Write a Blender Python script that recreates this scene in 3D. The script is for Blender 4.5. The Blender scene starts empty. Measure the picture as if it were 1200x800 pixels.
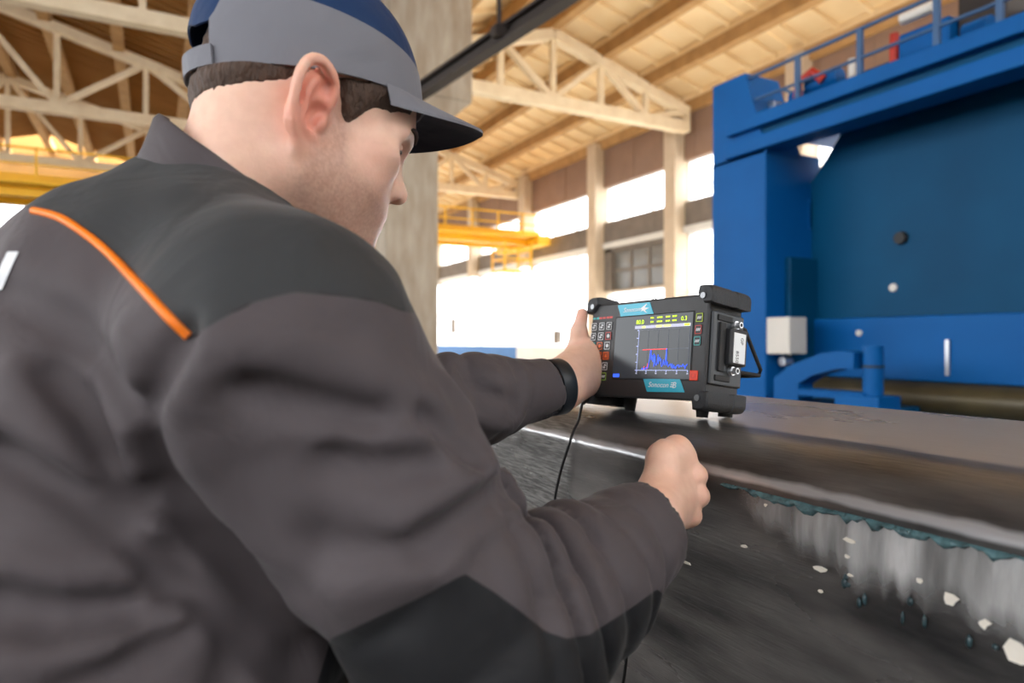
import bpy, bmesh, math, random
import numpy as np
from mathutils import Vector, Matrix

# ------------------------------------------------------------------ camera, sky, light, exposure
SC = bpy.context.scene
COL = SC.collection
CAM_H = 1.30                                  # lens height above the shop floor
YAW = math.atan(420 / 800)                    # the hall's long axis lies this far left of the view axis
CY, SY = math.cos(YAW), math.sin(YAW)

cam_data = bpy.data.cameras.new('camera')
cam_data.sensor_width = 36.0
cam_data.lens = 24.0
cam_data.clip_start = 0.02
cam_data.clip_end = 500
cam_data.dof.use_dof = True
cam_data.dof.focus_distance = 0.85
cam_data.dof.aperture_fstop = 4.2
cam = bpy.data.objects.new('camera', cam_data)
COL.objects.link(cam)
cam.location = (0, 0, CAM_H)
cam.rotation_euler = (math.pi / 2, 0, -YAW)
SC.camera = cam

world = bpy.data.worlds.new('overcast_sky')
SC.world = world
world.use_nodes = True
bg = world.node_tree.nodes['Background']
bg.inputs['Color'].default_value = (0.96, 0.98, 1.0, 1)
bg.inputs['Strength'].default_value = 5.0

sun_data = bpy.data.lights.new('sun', 'SUN')
sun_data.energy = 14.0
sun_data.color = (1.0, .93, .82)
sun_data.angle = math.radians(2)
sun = bpy.data.objects.new('sun', sun_data)
COL.objects.link(sun)
sun.location = (60, 30, 40)
sun.rotation_euler = Vector((-.80, -.12, -.55)).to_track_quat('-Z', 'Y').to_euler()   # low through the right-hand windows

SC.view_settings.view_transform = 'Standard'
SC.view_settings.look = 'None'
SC.view_settings.gamma = 1.0
SC.view_settings.exposure = 0.5
SC.view_settings.use_curve_mapping = False


def area_light(name, loc, target, size, size_y, power, color):
    d = bpy.data.lights.new(name, 'AREA')
    d.shape = 'RECTANGLE'
    d.size, d.size_y = size, size_y
    d.energy = power
    d.color = color
    o = bpy.data.objects.new(name, d)
    COL.objects.link(o)
    o.location = loc
    v = Vector(target) - Vector(loc)
    o.rotation_euler = v.to_track_quat('-Z', 'Y').to_euler()
    return o


# ------------------------------------------------------------------ coordinates
def W(p):
    """camera-aligned metres (right, forward, up from the lens) -> world"""
    p = np.asarray(p, float)
    r, f, z = p[..., 0], p[..., 1], p[..., 2]
    return np.stack([CY * r + SY * f, CY * f - SY * r, z + CAM_H], -1)


def at(px, py, f):
    return ((px - 600) / 800 * f, f, (400 - py) / 800 * f)


def on_x(px, py, X):
    """world point on the plane x = X seen at a pixel"""
    t = (px - 600) / 800
    Y = X * (CY - SY * t) / (SY + CY * t)
    f = SY * X + CY * Y
    return (X, Y, CAM_H + (400 - py) / 800 * f)


# ------------------------------------------------------------------ materials
def lin(c):
    def g(v):
        v /= 255
        return v / 12.92 if v <= .04045 else ((v + .055) / 1.055) ** 2.4
    return (g(c[0]), g(c[1]), g(c[2]), 1)


def new_mat(name):
    m = bpy.data.materials.new(name)
    m.use_nodes = True
    nt = m.node_tree
    return m, nt, nt.nodes['Principled BSDF']


def mat(name, col, rough=.5, metal=0, noise=0, scale=8, bump=0, bscale=60, spec=.5, emit=None, estr=0, col2=None, stretch=(1, 1, 1), detail=6):
    """principled colour with optional noise mottling towards col2 and a fine bump"""
    m, nt, b = new_mat(name)
    b.inputs['Roughness'].default_value = rough
    b.inputs['Metallic'].default_value = metal
    b.inputs['Specular IOR Level'].default_value = spec
    c = lin(col)
    b.inputs['Base Color'].default_value = c
    if noise or bump:
        tc = nt.nodes.new('ShaderNodeTexCoord')
        mp = nt.nodes.new('ShaderNodeMapping')
        mp.inputs['Scale'].default_value = stretch
        nt.links.new(tc.outputs['Object'], mp.inputs['Vector'])
    if noise:
        n = nt.nodes.new('ShaderNodeTexNoise')
        n.inputs['Scale'].default_value = scale
        n.inputs['Detail'].default_value = detail
        nt.links.new(mp.outputs['Vector'], n.inputs['Vector'])
        r = nt.nodes.new('ShaderNodeValToRGB')
        r.color_ramp.elements[0].position = .5 - .25
        r.color_ramp.elements[1].position = .5 + .25
        c2 = lin(col2) if col2 else tuple(v * .6 for v in c[:3]) + (1,)
        r.color_ramp.elements[0].color = tuple(c[i] * (1 - noise) + c2[i] * noise for i in range(3)) + (1,)
        r.color_ramp.elements[1].color = c
        nt.links.new(n.outputs['Fac'], r.inputs['Fac'])
        nt.links.new(r.outputs['Color'], b.inputs['Base Color'])
    if bump:
        n2 = nt.nodes.new('ShaderNodeTexNoise')
        n2.inputs['Scale'].default_value = bscale
        n2.inputs['Detail'].default_value = 4
        nt.links.new(mp.outputs['Vector'], n2.inputs['Vector'])
        bp = nt.nodes.new('ShaderNodeBump')
        bp.inputs['Strength'].default_value = bump
        bp.inputs['Distance'].default_value = .01
        nt.links.new(n2.outputs['Fac'], bp.inputs['Height'])
        nt.links.new(bp.outputs['Normal'], b.inputs['Normal'])
    if emit:
        b.inputs['Emission Color'].default_value = lin(emit)
        b.inputs['Emission Strength'].default_value = estr
    return m


# ------------------------------------------------------------------ objects
def tag(o, label=None, cat=None, group=None, kind=None):
    if label: o['label'] = label
    if cat: o['category'] = cat
    if group: o['group'] = group
    if kind: o['kind'] = kind
    return o


def empty(name, loc, label=None, cat=None, group=None, kind=None, rot=None):
    o = bpy.data.objects.new(name, None)
    COL.objects.link(o)
    o.location = loc
    if rot is not None:
        o.rotation_euler = rot
    o.empty_display_size = .1
    bpy.context.view_layer.update()
    return tag(o, label, cat, group, kind)


def link(name, me, material, parent=None, world_coords=True):
    """mesh -> object; vertices are world coordinates unless world_coords is False (then parent-local)"""
    o = bpy.data.objects.new(name, me)
    COL.objects.link(o)
    if material is not None:
        for m in (material if isinstance(material, (list, tuple)) else [material]):
            me.materials.append(m)
    if parent is not None:
        o.parent = parent
        if world_coords:
            pm = ROOT_MW.get(parent.name)
            if pm is None:
                pm = Matrix.LocRotScale(parent.location, parent.rotation_euler, parent.scale) if parent.parent is None else Matrix()
            o.matrix_parent_inverse = pm.inverted()
    return o


ROOT_MW = {}


class MB:
    """collects boxes, tubes and prisms into one mesh"""
    def __init__(self):
        self.v, self.f, self.mi, self.sm = [], [], [], []
        self.cur = 0

    def add(self, vs, fs, smooth=False):
        n = len(self.v)
        self.v += [tuple(map(float, p)) for p in vs]
        self.f += [tuple(i + n for i in f) for f in fs]
        self.mi += [self.cur] * len(fs)
        self.sm += [smooth] * len(fs)
        return self

    def box(self, lo, hi, bev=0):
        (a, b, c), (d, e, f) = lo, hi
        if bev <= 0:
            vs = [(a, b, c), (d, b, c), (d, e, c), (a, e, c), (a, b, f), (d, b, f), (d, e, f), (a, e, f)]
            return self.add(vs, [(0, 3, 2, 1), (4, 5, 6, 7), (0, 1, 5, 4), (1, 2, 6, 5), (2, 3, 7, 6), (3, 0, 4, 7)])
        bm = bmesh.new()
        bmesh.ops.create_cube(bm, size=1)
        for v in bm.verts:
            v.co = Vector(((a + d) / 2 + v.co.x * (d - a), (b + e) / 2 + v.co.y * (e - b), (c + f) / 2 + v.co.z * (f - c)))
        bmesh.ops.bevel(bm, geom=bm.edges[:] , offset=bev, segments=2, affect='EDGES', profile=.5)
        return self.bm(bm)

    def bm(self, bm, smooth=False):
        bm.verts.index_update()
        self.add([v.co for v in bm.verts], [[v.index for v in f.verts] for f in bm.faces], smooth)
        bm.free()
        return self

    def bar(self, p, q, w, h, up=(0, 0, 1)):
        """rectangular bar from p to q, w across, h along up"""
        p, q, up = Vector(p), Vector(q), Vector(up)
        d = (q - p).normalized()
        s = d.cross(up).normalized()
        u = s.cross(d).normalized()
        vs = []
        for e in (p, q):
            for (i, j) in ((-1, -1), (1, -1), (1, 1), (-1, 1)):
                vs.append(e + s * (i * w / 2) + u * (j * h / 2))
        return self.add(vs, [(0, 1, 2, 3), (7, 6, 5, 4), (0, 4, 5, 1), (1, 5, 6, 2), (2, 6, 7, 3), (3, 7, 4, 0)])

    def tube(self, pts, r, n=10, caps=True, smooth=True, closed=False):
        pts = [Vector(p) for p in pts]
        m = len(pts)
        rr = r if isinstance(r, (list, tuple)) else [r] * m
        t0 = (pts[1] - pts[0]).normalized()
        a = t0.orthogonal().normalized()
        vs, fs = [], []
        for i in range(m):
            if closed:
                t = (pts[(i + 1) % m] - pts[i - 1]).normalized()
            else:
                t = (pts[min(i + 1, m - 1)] - pts[max(i - 1, 0)]).normalized()
            a = (a - t * a.dot(t))
            a = a.normalized() if a.length > 1e-6 else t.orthogonal().normalized()
            b = t.cross(a)
            for k in range(n):
                an = 2 * math.pi * k / n
                vs.append(pts[i] + (a * math.cos(an) + b * math.sin(an)) * rr[i])
        for i in range(m if closed else m - 1):
            for k in range(n):
                i2 = (i + 1) % m
                fs.append((i * n + k, i * n + (k + 1) % n, i2 * n + (k + 1) % n, i2 * n + k))
        self.add(vs, fs, smooth)
        if caps and not closed:
            self.add([vs[k] for k in range(n)], [tuple(range(n))[::-1]])
            self.add([vs[(m - 1) * n + k] for k in range(n)], [tuple(range(n))])
        return self

    def cyl(self, p, q, r, n=16, r2=None, smooth=True):
        return self.tube([p, q], [r, r if r2 is None else r2], n, True, smooth)

    def prism(self, poly, d):
        """3-D polygon extruded by vector d"""
        n = len(poly)
        P = [Vector(p) for p in poly]
        d = Vector(d)
        return self.add(P + [p + d for p in P], [tuple(range(n))[::-1], tuple(range(n, 2 * n))] + [(i, (i + 1) % n, n + (i + 1) % n, n + i) for i in range(n)])

    def grid(self, G, smooth=True, close_u=False, close_v=False):
        """G[i][j] points -> quads"""
        nu, nv = len(G), len(G[0])
        vs = [p for row in G for p in row]
        fs = []
        for i in range(nu if close_u else nu - 1):
            for j in range(nv if close_v else nv - 1):
                i2, j2 = (i + 1) % nu, (j + 1) % nv
                fs.append((i * nv + j, i * nv + j2, i2 * nv + j2, i2 * nv + j))
        return self.add(vs, fs, smooth)

    def mesh(self, name, M=None):
        me = bpy.data.meshes.new(name)
        me.from_pydata([M @ Vector(p) for p in self.v] if M is not None else self.v, [], self.f)
        me.polygons.foreach_set('use_smooth', self.sm)
        me.polygons.foreach_set('material_index', self.mi)
        bm = bmesh.new()
        bm.from_mesh(me)
        bmesh.ops.recalc_face_normals(bm, faces=bm.faces)
        bm.to_mesh(me)
        bm.free()
        me.update()
        return me

    def build(self, name, material, parent=None, M=None, world_coords=True):
        return link(name, self.mesh(name, M), material, parent, world_coords)


def copy_tree(o, parent=None):
    c = o.copy()
    COL.objects.link(c)
    c.parent = parent
    for ch in o.children:
        copy_tree(ch, c)
    return c


# ------------------------------------------------------------------ distance fields and their surfaces
def smin(a, b, k):
    if k <= 0:
        return np.minimum(a, b)
    h = np.maximum(k - np.abs(a - b), 0) / k
    return np.minimum(a, b) - h * h * k * .25


def d_cone(P, a, b, ra, rb):
    a = np.asarray(a, float); b = np.asarray(b, float)
    ba = b - a
    pa = P - a
    t = np.clip(pa @ ba / max(ba @ ba, 1e-12), 0, 1)
    q = pa - t[:, None] * ba
    return np.sqrt(np.einsum('ij,ij->i', q, q)) - (ra + (rb - ra) * t)


def d_ell(P, c, r, R):
    q = (P - c) @ R            # columns of R are the axes
    k0 = np.sqrt(np.einsum('ij,ij->i', q / r, q / r)) + 1e-9
    k1 = np.sqrt(np.einsum('ij,ij->i', q / (r * r), q / (r * r))) + 1e-9
    return k0 * (k0 - 1) / k1


def d_line(P, pts):
    d = np.full(len(P), 1e3)
    for a, b in zip(pts[:-1], pts[1:]):
        d = np.minimum(d, d_cone(P, a, b, 0, 0))
    return d


I3 = np.eye(3)


class Field:
    """smooth unions, cuts and soft creases, evaluated in camera-aligned metres"""
    def __init__(self):
        self.ops = []

    def cone(self, a, b, ra, rb=None, k=.02, sub=False):
        a = np.asarray(a, float); b = np.asarray(b, float)
        rb = ra if rb is None else rb
        self.ops.append(('c', (a + b) / 2, np.linalg.norm(b - a) / 2 + max(ra, rb), k, sub, (a, b, ra, rb)))
        return self

    def ell(self, c, r, R=None, k=.02, sub=False):
        c = np.asarray(c, float); r = np.asarray(r, float)
        self.ops.append(('e', c, r.max(), k, sub, (c, r, I3 if R is None else R)))
        return self

    def poly(self, pts, rr, k=.01, sub=False):
        if not isinstance(rr, (list, tuple)):
            rr = [rr] * len(pts)
        for i in range(len(pts) - 1):
            self.cone(pts[i], pts[i + 1], rr[i], rr[i + 1], k if i == 0 else min(k, .006), sub)
        return self

    def fold(self, pts, amp, w):
        """raise (amp > 0) or sink (amp < 0) the surface along a curve"""
        pts = [np.asarray(p, float) for p in pts]
        A = np.array(pts)
        c = (A.min(0) + A.max(0)) / 2
        self.ops.append(('f', c, np.linalg.norm(A - c, axis=1).max() + 3 * w, 0, False, (pts, amp, w)))
        return self

    def func(self, fn):
        self.ops.append(('x', None, 0, 0, False, fn))
        return self

    def __call__(self, P, m=.05):
        d = np.full(len(P), .25)
        bc = (P.min(0) + P.max(0)) / 2
        br = np.linalg.norm(P.max(0) - bc)
        for (ty, c, R, k, sub, a) in self.ops:
            if ty == 'x':
                d = a(P, d)
                continue
            mm = 0 if ty == 'f' else m + k
            if np.linalg.norm(bc - c) > R + mm + br:
                continue
            q = P - c
            idx = np.nonzero(np.einsum('ij,ij->i', q, q) < (R + mm) ** 2)[0]
            if len(idx) == 0:
                continue
            p = P[idx]
            if ty == 'c':
                e = d_cone(p, *a)
            elif ty == 'e':
                e = d_ell(p, *a)
            else:
                pts, amp, w = a
                dl = d_line(p, pts)
                d[idx] -= amp * np.exp(-(dl / w) ** 2)
                continue
            if sub:
                d[idx] = -smin(-d[idx], e, k)
            else:
                d[idx] = smin(d[idx], e, k)
        return d

    def hit(self, px, py, f0=.25, f1=1.6):
        """first surface point on the sight line through a pixel"""
        u = np.array(at(px, py, 1.0))
        fs = np.arange(f0, f1, .002)
        P = fs[:, None] * u
        d = self(P, .25)
        i = np.nonzero(d < 0)[0]
        if len(i) == 0:
            return P[np.argmin(d)]
        return P[i[0]]

    def normal(self, p):
        e = .002
        Q = np.array([p + s * e * I3[i] for i in range(3) for s in (1, -1)])
        d = self(Q, .2)
        n = np.array([d[0] - d[1], d[2] - d[3], d[4] - d[5]])
        return n / (np.linalg.norm(n) + 1e-9)


def surface_net(F, lo, hi, h, B=8):
    """sparse naive surface nets: returns vertices and quads"""
    lo = np.asarray(lo, float); hi = np.asarray(hi, float)
    nb = np.ceil((hi - lo) / (B * h)).astype(int)
    g = np.stack(np.meshgrid(*[np.arange(n) for n in nb], indexing='ij'), -1).reshape(-1, 3)
    cen = lo + (g + .5) * B * h
    rad = B * h * .87
    dc = F(cen, rad * 2.4)
    g = g[np.abs(dc) < rad * 1.35]
    sb = g // 4
    g = g[np.lexsort((sb[:, 2], sb[:, 1], sb[:, 0]))]
    sb = g // 4
    cuts = [0] + list(np.nonzero(np.any(np.diff(sb, axis=0) != 0, axis=1))[0] + 1) + [len(g)]
    n1 = B + 1
    off = np.stack(np.meshgrid(*[np.arange(n1)] * 3, indexing='ij'), -1).reshape(-1, 3)
    vals = np.empty((len(g), n1 ** 3), np.float32)
    for i, j in zip(cuts[:-1], cuts[1:]):
        if j == i:
            continue
        gi = g[i:j]
        P = lo + ((gi[:, None, :] * B + off[None]) * h)
        vals[i:j] = F(P.reshape(-1, 3), 4 * h + .012).reshape(len(gi), -1)
    V = vals.reshape(len(g), n1, n1, n1)
    keep = (V.min((1, 2, 3)) < 0) & (V.max((1, 2, 3)) > 0)
    V, g = V[keep], g[keep]
    corners = [(i, j, k) for i in (0, 1) for j in (0, 1) for k in (0, 1)]
    C = np.stack([V[:, i:i + B, j:j + B, k:k + B] for (i, j, k) in corners], -1)
    S = C < 0
    mixed = S.any(-1) & ~S.all(-1)
    b, ci, cj, ck = np.nonzero(mixed)
    cell = g[b] * B + np.stack([ci, cj, ck], -1)
    cv = C[b, ci, cj, ck].astype(float)
    acc = np.zeros((len(b), 3)); cnt = np.zeros(len(b))
    for i in range(8):
        for j in range(i + 1, 8):
            di = np.array(corners[j]) - np.array(corners[i])
            if np.abs(di).sum() != 1:
                continue
            a, c = cv[:, i], cv[:, j]
            x = (a < 0) != (c < 0)
            t = np.where(x, a / np.where(x, a - c, 1), 0)
            p = np.array(corners[i]) + t[:, None] * di
            acc[x] += p[x]; cnt[x] += 1
    verts = lo + (cell + acc / cnt[:, None]) * h
    NN = nb * B + 3
    key = lambda c: (c[:, 0] * NN[1] + c[:, 1]) * NN[2] + c[:, 2]
    ks = key(cell)
    order = np.argsort(ks)
    sk = ks[order]
    quads = []
    for ax in range(3):
        o1, o2 = [(1, 2), (2, 0), (0, 1)][ax]
        A = V[:, :B, :B, :B]
        sl = [slice(0, B)] * 3
        sl[ax] = slice(1, B + 1)
        D = V[:, sl[0], sl[1], sl[2]]
        x = (A < 0) != (D < 0)
        b, ci, cj, ck = np.nonzero(x)
        c0 = g[b] * B + np.stack([ci, cj, ck], -1)
        flip = A[b, ci, cj, ck] < 0
        e1 = np.zeros(3, int); e1[o1] = 1
        e2 = np.zeros(3, int); e2[o2] = 1
        cs = [c0, c0 - e1, c0 - e1 - e2, c0 - e2]
        ids, ok = [], np.ones(len(c0), bool)
        for c in cs:
            kk = key(c)
            p = np.clip(np.searchsorted(sk, kk), 0, len(sk) - 1)
            ok &= sk[p] == kk
            ids.append(order[p])
        q = np.stack(ids, -1)
        q[~flip] = q[~flip][:, ::-1]
        quads.append(q[ok])
    return verts, np.concatenate(quads)


def relax(V, Q, it=2, lam=.5):
    """a little Laplacian smoothing that rounds off grid stepping"""
    n = len(V)
    for _ in range(it):
        acc = np.zeros_like(V); cnt = np.zeros(n)
        for a, b in ((0, 1), (1, 2), (2, 3), (3, 0), (1, 0), (2, 1), (3, 2), (0, 3)):
            cnt += np.bincount(Q[:, a], minlength=n)
            for x in range(3):
                acc[:, x] += np.bincount(Q[:, a], weights=V[Q[:, b], x], minlength=n)
        V = V + lam * (acc / np.maximum(cnt, 1)[:, None] - V)
    return V


def pieces(V, Q, least):
    """face lists of the connected pieces with at least so many faces"""
    lab = np.arange(len(V))
    while True:
        m = lab[Q].min(1)
        new = lab.copy()
        for k in range(4):
            np.minimum.at(new, Q[:, k], m)
        new = new[new]
        if (new == lab).all():
            break
        lab = new
    fl = lab[Q[:, 0]]
    u, cnt = np.unique(fl, return_counts=True)
    return [Q[fl == k] for k, n in zip(u, cnt) if n >= least]


def fast_mesh(name, V, Q, smooth=True):
    me = bpy.data.meshes.new(name)
    me.vertices.add(len(V))
    me.vertices.foreach_set('co', np.asarray(V, np.float32).ravel())
    me.loops.add(len(Q) * 4)
    me.loops.foreach_set('vertex_index', np.asarray(Q, np.int32).ravel())
    me.polygons.add(len(Q))
    me.polygons.foreach_set('loop_start', np.arange(0, len(Q) * 4, 4, dtype=np.int32))
    me.polygons.foreach_set('use_smooth', np.full(len(Q), smooth))
    me.update(calc_edges=True)
    me.validate()
    return me


def sub_mesh(name, V, Q, sel):
    q = Q[sel]
    u, inv = np.unique(q, return_inverse=True)
    return fast_mesh(name, V[u], inv.reshape(q.shape)), u


def in_poly(x, y, poly):
    r = np.zeros(len(x), bool)
    n = len(poly)
    for i in range(n):
        x1, y1 = poly[i]; x2, y2 = poly[(i + 1) % n]
        if y1 == y2:
            continue
        c = ((y1 > y) != (y2 > y)) & (x < (x2 - x1) * (y - y1) / (y2 - y1) + x1)
        r ^= c
    return r


def set_colors(me, cols):
    at_ = me.color_attributes.new('tone', 'FLOAT_COLOR', 'POINT')
    at_.data.foreach_set('color', np.concatenate([cols, np.ones((len(cols), 1))], 1).astype(np.float32).ravel())


def spline(pts, n=8):
    """Catmull-Rom through the points"""
    P = [np.asarray(p, float) for p in pts]
    out = []
    for i in range(len(P) - 1):
        p0, p1, p2, p3 = P[max(i - 1, 0)], P[i], P[i + 1], P[min(i + 2, len(P) - 1)]
        for k in range(n):
            t = k / n
            out.append(.5 * ((2 * p1) + (p2 - p0) * t + (2 * p0 - 5 * p1 + 4 * p2 - p3) * t * t + (3 * p1 - p0 - 3 * p2 + p3) * t ** 3))
    out.append(P[-1])
    return out
# ------------------------------------------------------------------ shared materials
M_CONC = mat('concrete_floor', (98, 93, 88), .8, noise=.5, scale=1.5, bump=.2)
M_ROOF = mat('roof_slab_limewash', (250, 228, 188), .9, noise=.45, scale=1.1, col2=(232, 192, 132), bump=.1, bscale=20)
M_PURLIN = mat('purlin_brown_stain', (196, 156, 104), .9, noise=.6, scale=2.2, col2=(140, 102, 62))
M_ROOF_OLD = mat('roof_slab_brown', (186, 140, 78), .9, noise=.6, scale=.9, col2=(140, 95, 44), stretch=(.5, 3, 1))
M_TRUSS = mat('truss_cream', (246, 230, 200), .8, noise=.4, scale=2.5, col2=(190, 160, 116))
M_COLUMN = mat('column_concrete', (176, 166, 150), .85, noise=.6, scale=2.6, col2=(120, 96, 70), stretch=(2, 2, .5), bump=.3, bscale=12)
M_BRICK = mat('wall_sooty_masonry', (132, 122, 112), .9, noise=.6, scale=2, col2=(92, 84, 78), bump=.3, bscale=10)
M_EAVE = mat('eave_panel_brown', (150, 122, 104), .9, noise=.5, scale=1.4, col2=(118, 92, 78))
M_PIER = mat('pier_plaster', (208, 190, 166), .85, noise=.4, scale=2, col2=(170, 146, 120))
M_PIPE = mat('pale_paint', (222, 220, 214), .6, noise=.2, scale=3)
M_FRAME = mat('window_frame_white', (225, 225, 222), .6)
M_DARKPANE = mat('dirty_pane', (112, 112, 108), .25, noise=.4, scale=3)
M_YELLOW = mat('crane_yellow', (244, 186, 18), .5, noise=.35, scale=2, col2=(205, 140, 8))
M_BLUEDADO = mat('dado_blue', (70, 120, 180), .7, noise=.3, scale=2)
M_DARKSTEEL = mat('dark_steel', (52, 44, 40), .6, noise=.4, scale=5, metal=.3)


def pane_mat():
    m, nt, b = new_mat('milky_glass')
    nt.nodes.remove(b)
    out = nt.nodes['Material Output']
    tr = nt.nodes.new('ShaderNodeBsdfTransparent')
    tr.inputs['Color'].default_value = (.95, .97, 1, 1)
    tl = nt.nodes.new('ShaderNodeBsdfTranslucent')
    tl.inputs['Color'].default_value = (.95, .97, 1, 1)
    gl = nt.nodes.new('ShaderNodeBsdfGlossy')
    gl.inputs['Roughness'].default_value = .15
    mx = nt.nodes.new('ShaderNodeMixShader')
    mx.inputs[0].default_value = .35
    m2 = nt.nodes.new('ShaderNodeMixShader')
    m2.inputs[0].default_value = .05
    nt.links.new(tr.outputs[0], mx.inputs[1])
    nt.links.new(tl.outputs[0], mx.inputs[2])
    nt.links.new(mx.outputs[0], m2.inputs[1])
    nt.links.new(gl.outputs[0], m2.inputs[2])
    nt.links.new(m2.outputs[0], out.inputs['Surface'])
    return m


M_PANE = pane_mat()
Z0 = CAM_H

# ------------------------------------------------------------------ floor
fl = MB().box((-70, -40, -.2), (90, 130, 0)).build('floor', M_CONC)
tag(fl, 'grey concrete shop floor', kind='structure')

# ------------------------------------------------------------------ right-hand wall with its windows
XW = 16.0
PIERS = [-10.0, -5.0, 1.0, 7.0, 13.0, 18.1, 22.8, 28.7, 34.7, 40.7, 46.7, 52.7, 58.7, 64.0]
wall = empty('wall_right', (XW, 35, 0), 'long side wall of the hall with two rows of windows', kind='structure')
y0, y1 = PIERS[0], PIERS[-1]
zU0, zU1, zE = Z0 + 4.75, Z0 + 6.15, Z0 + 7.9
zB = Z0 + 3.7                       # underside of the dark band
zS = 1.05                           # sill of the tall lower windows
o = MB().box((XW, y0, zU0 - 1.05), (XW + .4, y1, zU0)).build('crane_band', M_BRICK, wall)
MB().box((XW - .1, y0, zB - .02), (XW - .02, y1, zB + .2)).build('service_pipe', M_PIPE, wall)
for (ya_, yb_, m_) in ((y0, 30.0, M_PIPE), (30.0, 40.7, M_BLUEDADO), (40.7, y1, M_PIPE)):
    MB().box((XW, ya_, 0), (XW + .4, yb_, zS)).build('dado', m_, wall)
bay = MB().box((8.2, -9, .0), (15.5, 62, .012)).build('bounce_floor', mat('pale_bounce', (214, 206, 190), .6, noise=.3, scale=1.2))  # unseen pale sheet, added to bounce sunlight onto the roof
tag(bay, 'unseen pale sheet added on the floor to bounce light up', kind='structure')
rng = random.Random(3)
nE = 46
for i in range(nE):                 # upright cladding boards under the eave
    a = y0 + (y1 - y0) * i / nE
    b = y0 + (y1 - y0) * (i + 1) / nE
    d = rng.uniform(0, .03)
    MB().box((XW - d, a + .01, zU1), (XW + .25, b - .01, zE)).build('cladding_board', M_EAVE, wall)
for y in PIERS:
    MB().box((XW - .45, y - .28, 0 if y < 23 else zB - .1), (XW + .45, y + .28, zE)).build('pier', M_PIER, wall)

for x_, y_, w_, h_ in ((530, 382, .35, .9), (652, 395, .32, .6)):
    p_ = on_x(x_, y_, XW - .1)
    MB().box((XW - .15, p_[1] - w_ / 2, p_[2] - h_ / 2), (XW + .1, p_[1] + w_ / 2, p_[2] + h_ / 2), .02).build('switch_box', M_BRICK, wall)
wn = 0


def window(yA, yB, zA, zBt, ncol, nrow, pane, bar=.07):
    global wn
    wn += 1
    w = empty('window_%d' % wn, (XW + .2, (yA + yB) / 2, zA), kind='structure')
    fr = MB()
    for i in range(ncol + 1):
        y = yA + (yB - yA) * i / ncol
        fr.box((XW + .15, y - bar / 2, zA), (XW + .25, y + bar / 2, zBt))
    for j in range(nrow + 1):
        z = zA + (zBt - zA) * j / nrow
        fr.box((XW + .152, yA, z - bar / 2), (XW + .248, yB, z + bar / 2))
    fr.build('window_frame', M_FRAME if pane is M_PANE else M_BRICK, w)
    for i in range(ncol):
        for j in range(nrow):
            a, b = yA + (yB - yA) * i / ncol + bar / 2, yA + (yB - yA) * (i + 1) / ncol - bar / 2
            c, d = zA + (zBt - zA) * j / nrow + bar / 2, zA + (zBt - zA) * (j + 1) / nrow - bar / 2
            if pane is M_PANE:
                MB().add([(XW + .2, a, c), (XW + .2, b, c), (XW + .2, b, d), (XW + .2, a, d)], [(0, 1, 2, 3)]).build('pane', pane, w)
            else:
                MB().box((XW + .19, a, c), (XW + .21, b, d)).build('pane', pane, w)
    return w


for a, b in zip(PIERS[:-1], PIERS[1:]):
    window(a + .28, b - .28, zU0, zU1, 3, 1, M_PANE)
    if abs(a - 18.1) < .01:         # the walled-up bay with a small dark window
        MB().box((XW, a + .28, zB - 1.7), (XW + .4, a + .75, zB)).build('infill', M_BRICK, wall)
        MB().box((XW, b - .75, zB - 1.7), (XW + .4, b - .28, zB)).build('infill', M_BRICK, wall)
        MB().box((XW, a + .28, zB - .15), (XW + .4, b - .28, zB)).build('lintel', M_BRICK, wall)
        MB().box((XW, a + .28, zS + 2.2), (XW + .4, b - .28, zB - 1.7)).build('infill', M_PIER, wall)
        window(a + .75, b - .75, zB - 1.7, zB - .15, 3, 2, M_DARKPANE, .12)
        window(a + .28, b - .28, zS, zS + 2.2, 2, 1, M_PANE)
    else:
        window(a + (.28 if a < 22 else .0), b - (.28 if b < 23 else 0), zS, zB, 3, 2, M_PANE)

# end wall of the left-hand nave, far behind the worker
end = empty('wall_back', (-5, 46, 0), 'far gable wall of the left bay with tall windows', kind='structure')
MB().box((-16, 46, 0), (4, 46.4, Z0 + 3.6)).build('wall_base', M_PIER, end)
MB().box((-16, 46, Z0 + 8.2), (4, 46.4, Z0 + 12)).build('gable', M_ROOF_OLD, end)
for i in range(7):
    x = -16 + i * 3.3
    MB().box((x - .2, 45.9, Z0 + 3.6), (x + .2, 46.5, Z0 + 8.2)).build('pier', M_PIER, end)
    if i < 6:
        MB().add([(x + .2, 46.2, Z0 + 3.6), (x + 3.1, 46.2, Z0 + 3.6), (x + 3.1, 46.2, Z0 + 8.2), (x + .2, 46.2, Z0 + 8.2)], [(0, 1, 2, 3)]).build('pane', M_PANE, end)

# unseen walls behind the lens and far left, open above; heights shape the light
for nm, lo_, hi_, lab in (('wall_left', (-15.4, -10.4, 0), (-15, 46, Z0 + 1.2), 'unseen left wall, kept low to let sky light in over it'), ('wall_front', (-15, -10.4, 0), (16, -10, Z0 + 5.4), 'unseen wall behind the camera, raised to hold back low light')):
    tag(MB().box(lo_, hi_).build(nm, M_BRICK), lab, kind='structure')

# ------------------------------------------------------------------ roof: precast slabs with ribs, each slab a piece
ceil = empty('ceiling', (5, 30, Z0 + 7.8), 'limewashed precast roof slabs over both bays', kind='structure')
SLOPE = .28
LEN = 5.98


def slab_mesh(name, wid, ncross, material):
    b = MB()
    b.box((0, 0, 0), (wid, LEN, .08))
    b.box((0, 0, -.22), (.1, LEN, 0))
    b.box((wid - .1, 0, -.22), (wid, LEN, 0))
    for k in range(ncross):
        y = LEN * (k + .5) / ncross
        b.box((.1, y - .045, -.13), (wid - .1, y + .045, 0))
    me = b.mesh(name)
    me.materials.append(material)
    return me


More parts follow.
